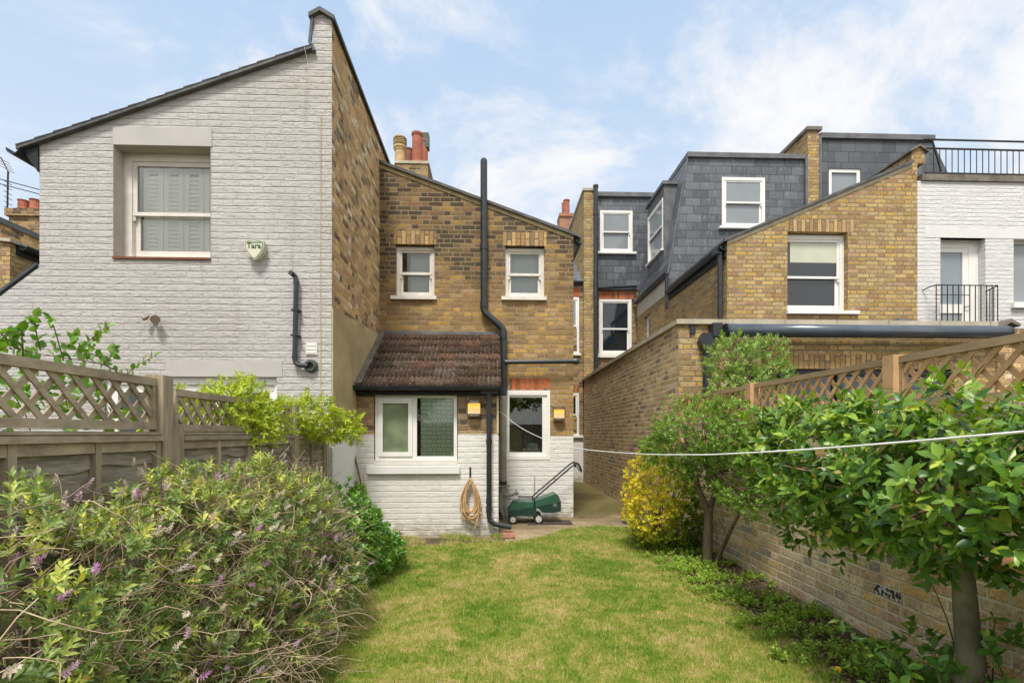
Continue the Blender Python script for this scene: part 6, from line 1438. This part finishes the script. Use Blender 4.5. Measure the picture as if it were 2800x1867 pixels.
# ---- the far end of the garden behind the viewpoint (mirrored in the panes)
bkf = thing('wooden_fence', 'back fence of the garden behind the viewpoint', 'fence', (0, -9, 0))
MB().box(front(-9), -7, 8, 0, 1.8, -.04, 0).build('fence_board', M['wood_grey'], bkf)
for i, (x, y, r_, h) in enumerate(((-5.5, -13, 2.6, 4.6), (.2, -14, 2.9, 5.2), (5.6, -12.5, 2.6, 4.4), (10.5, -13.5, 2.8, 5.0))):
    t = thing('garden_tree', ('leafy garden tree behind the viewpoint, ' + ('far left', 'left of middle', 'right of middle', 'far right')[i]), 'tree', (x, y, 0), group='trees beyond the back fence')
    MB().tube([(x, y, 0), (x + .1, y, 1.5), (x, y, h)], [.16, .13, .05], 8).build('trunk', bark, t)
    P, D = crown_points([(x, y, h, r_, r_, r_ * .75), (x + r_ * .5, y, h - 1.0, r_ * .6, r_ * .6, r_ * .5)], 900, .25, gaps=.3, gs=.4, seed=100 + i)
    A, B, N, LL, ID = shoots(P, D, .3, 6, .34, 1.1); leaves('crown', A, B, N, LL, .6, shr, t, rng.beta(2, 3, len(A)), 'quad', .2, .1)

# ---- grass
def inside(P, poly):
    x, y = P[:, 0], P[:, 1]; c = np.zeros(len(P), bool); n = len(poly)
    for i in range(n):
        x0, y0 = poly[i]; x1, y1 = poly[(i + 1) % n]
        if y0 == y1: continue
        m = ((y0 > y) != (y1 > y)) & (x < (x1 - x0) * (y - y0) / (y1 - y0) + x0); c ^= m
    return c
def grass(n, poly, bb, hmin, hmax, dens=None, wd=.0028):
    P = np.stack([rng.uniform(bb[0], bb[1], n), rng.uniform(bb[2], bb[3], n)], 1); P = P + rng.normal(size=P.shape) * .015
    ok = inside(P, poly)
    P = P[ok]
    if dens is not None: P = P[dens(P)]
    n = len(P); h = rng.uniform(hmin, hmax, n); a = rng.uniform(0, 6.28, n); le = rng.uniform(.1, .9, n) * h
    w_ = wd * rng.uniform(.6, 1.3, n) * (.6 + .12 * P[:, 1]); t = rng.uniform(0, 6.28, n)
    Z0 = np.zeros(n) - .004; bx_ = np.cos(t) * w_; by_ = np.sin(t) * w_
    V = np.stack([np.stack([P[:, 0] - bx_, P[:, 1] - by_, Z0], 1), np.stack([P[:, 0] + bx_, P[:, 1] + by_, Z0], 1), np.stack([P[:, 0] + np.cos(a) * le, P[:, 1] + np.sin(a) * le, h], 1)], 1).reshape(-1, 3)
    return V, n
V1, n1 = grass(230000, LAWN, (-1.8, 2.0, 2.2, 7.5), .010, .028)
V2, n2 = grass(20000, LAWN, (-1.8, 2.0, 2.2, 7.5), .025, .045, lambda P: nz(np.c_[P, P[:, 0] * 0], .9, 5) > .5)
V3, n3 = grass(6500, [(-1.6, 6.2), (.1, 6.2), (.1, 6.75), (-1.6, 6.75)], (-1.6, .15, 6.2, 6.76), .015, .07, lambda P: nz(np.c_[P, P[:, 0] * 0], 1.5, 8) > .58)
V = np.concatenate([V1, V2, V3]); n = n1 + n2 + n3
g = npmesh('grass', V, np.arange(3 * n).reshape(-1, 3), M['grass'], None, {'rnd': np.repeat(rng.random(n), 3)}); tag(g, 'mown lawn grass, green with dry straw coloured patches', 'grass', kind='stuff')
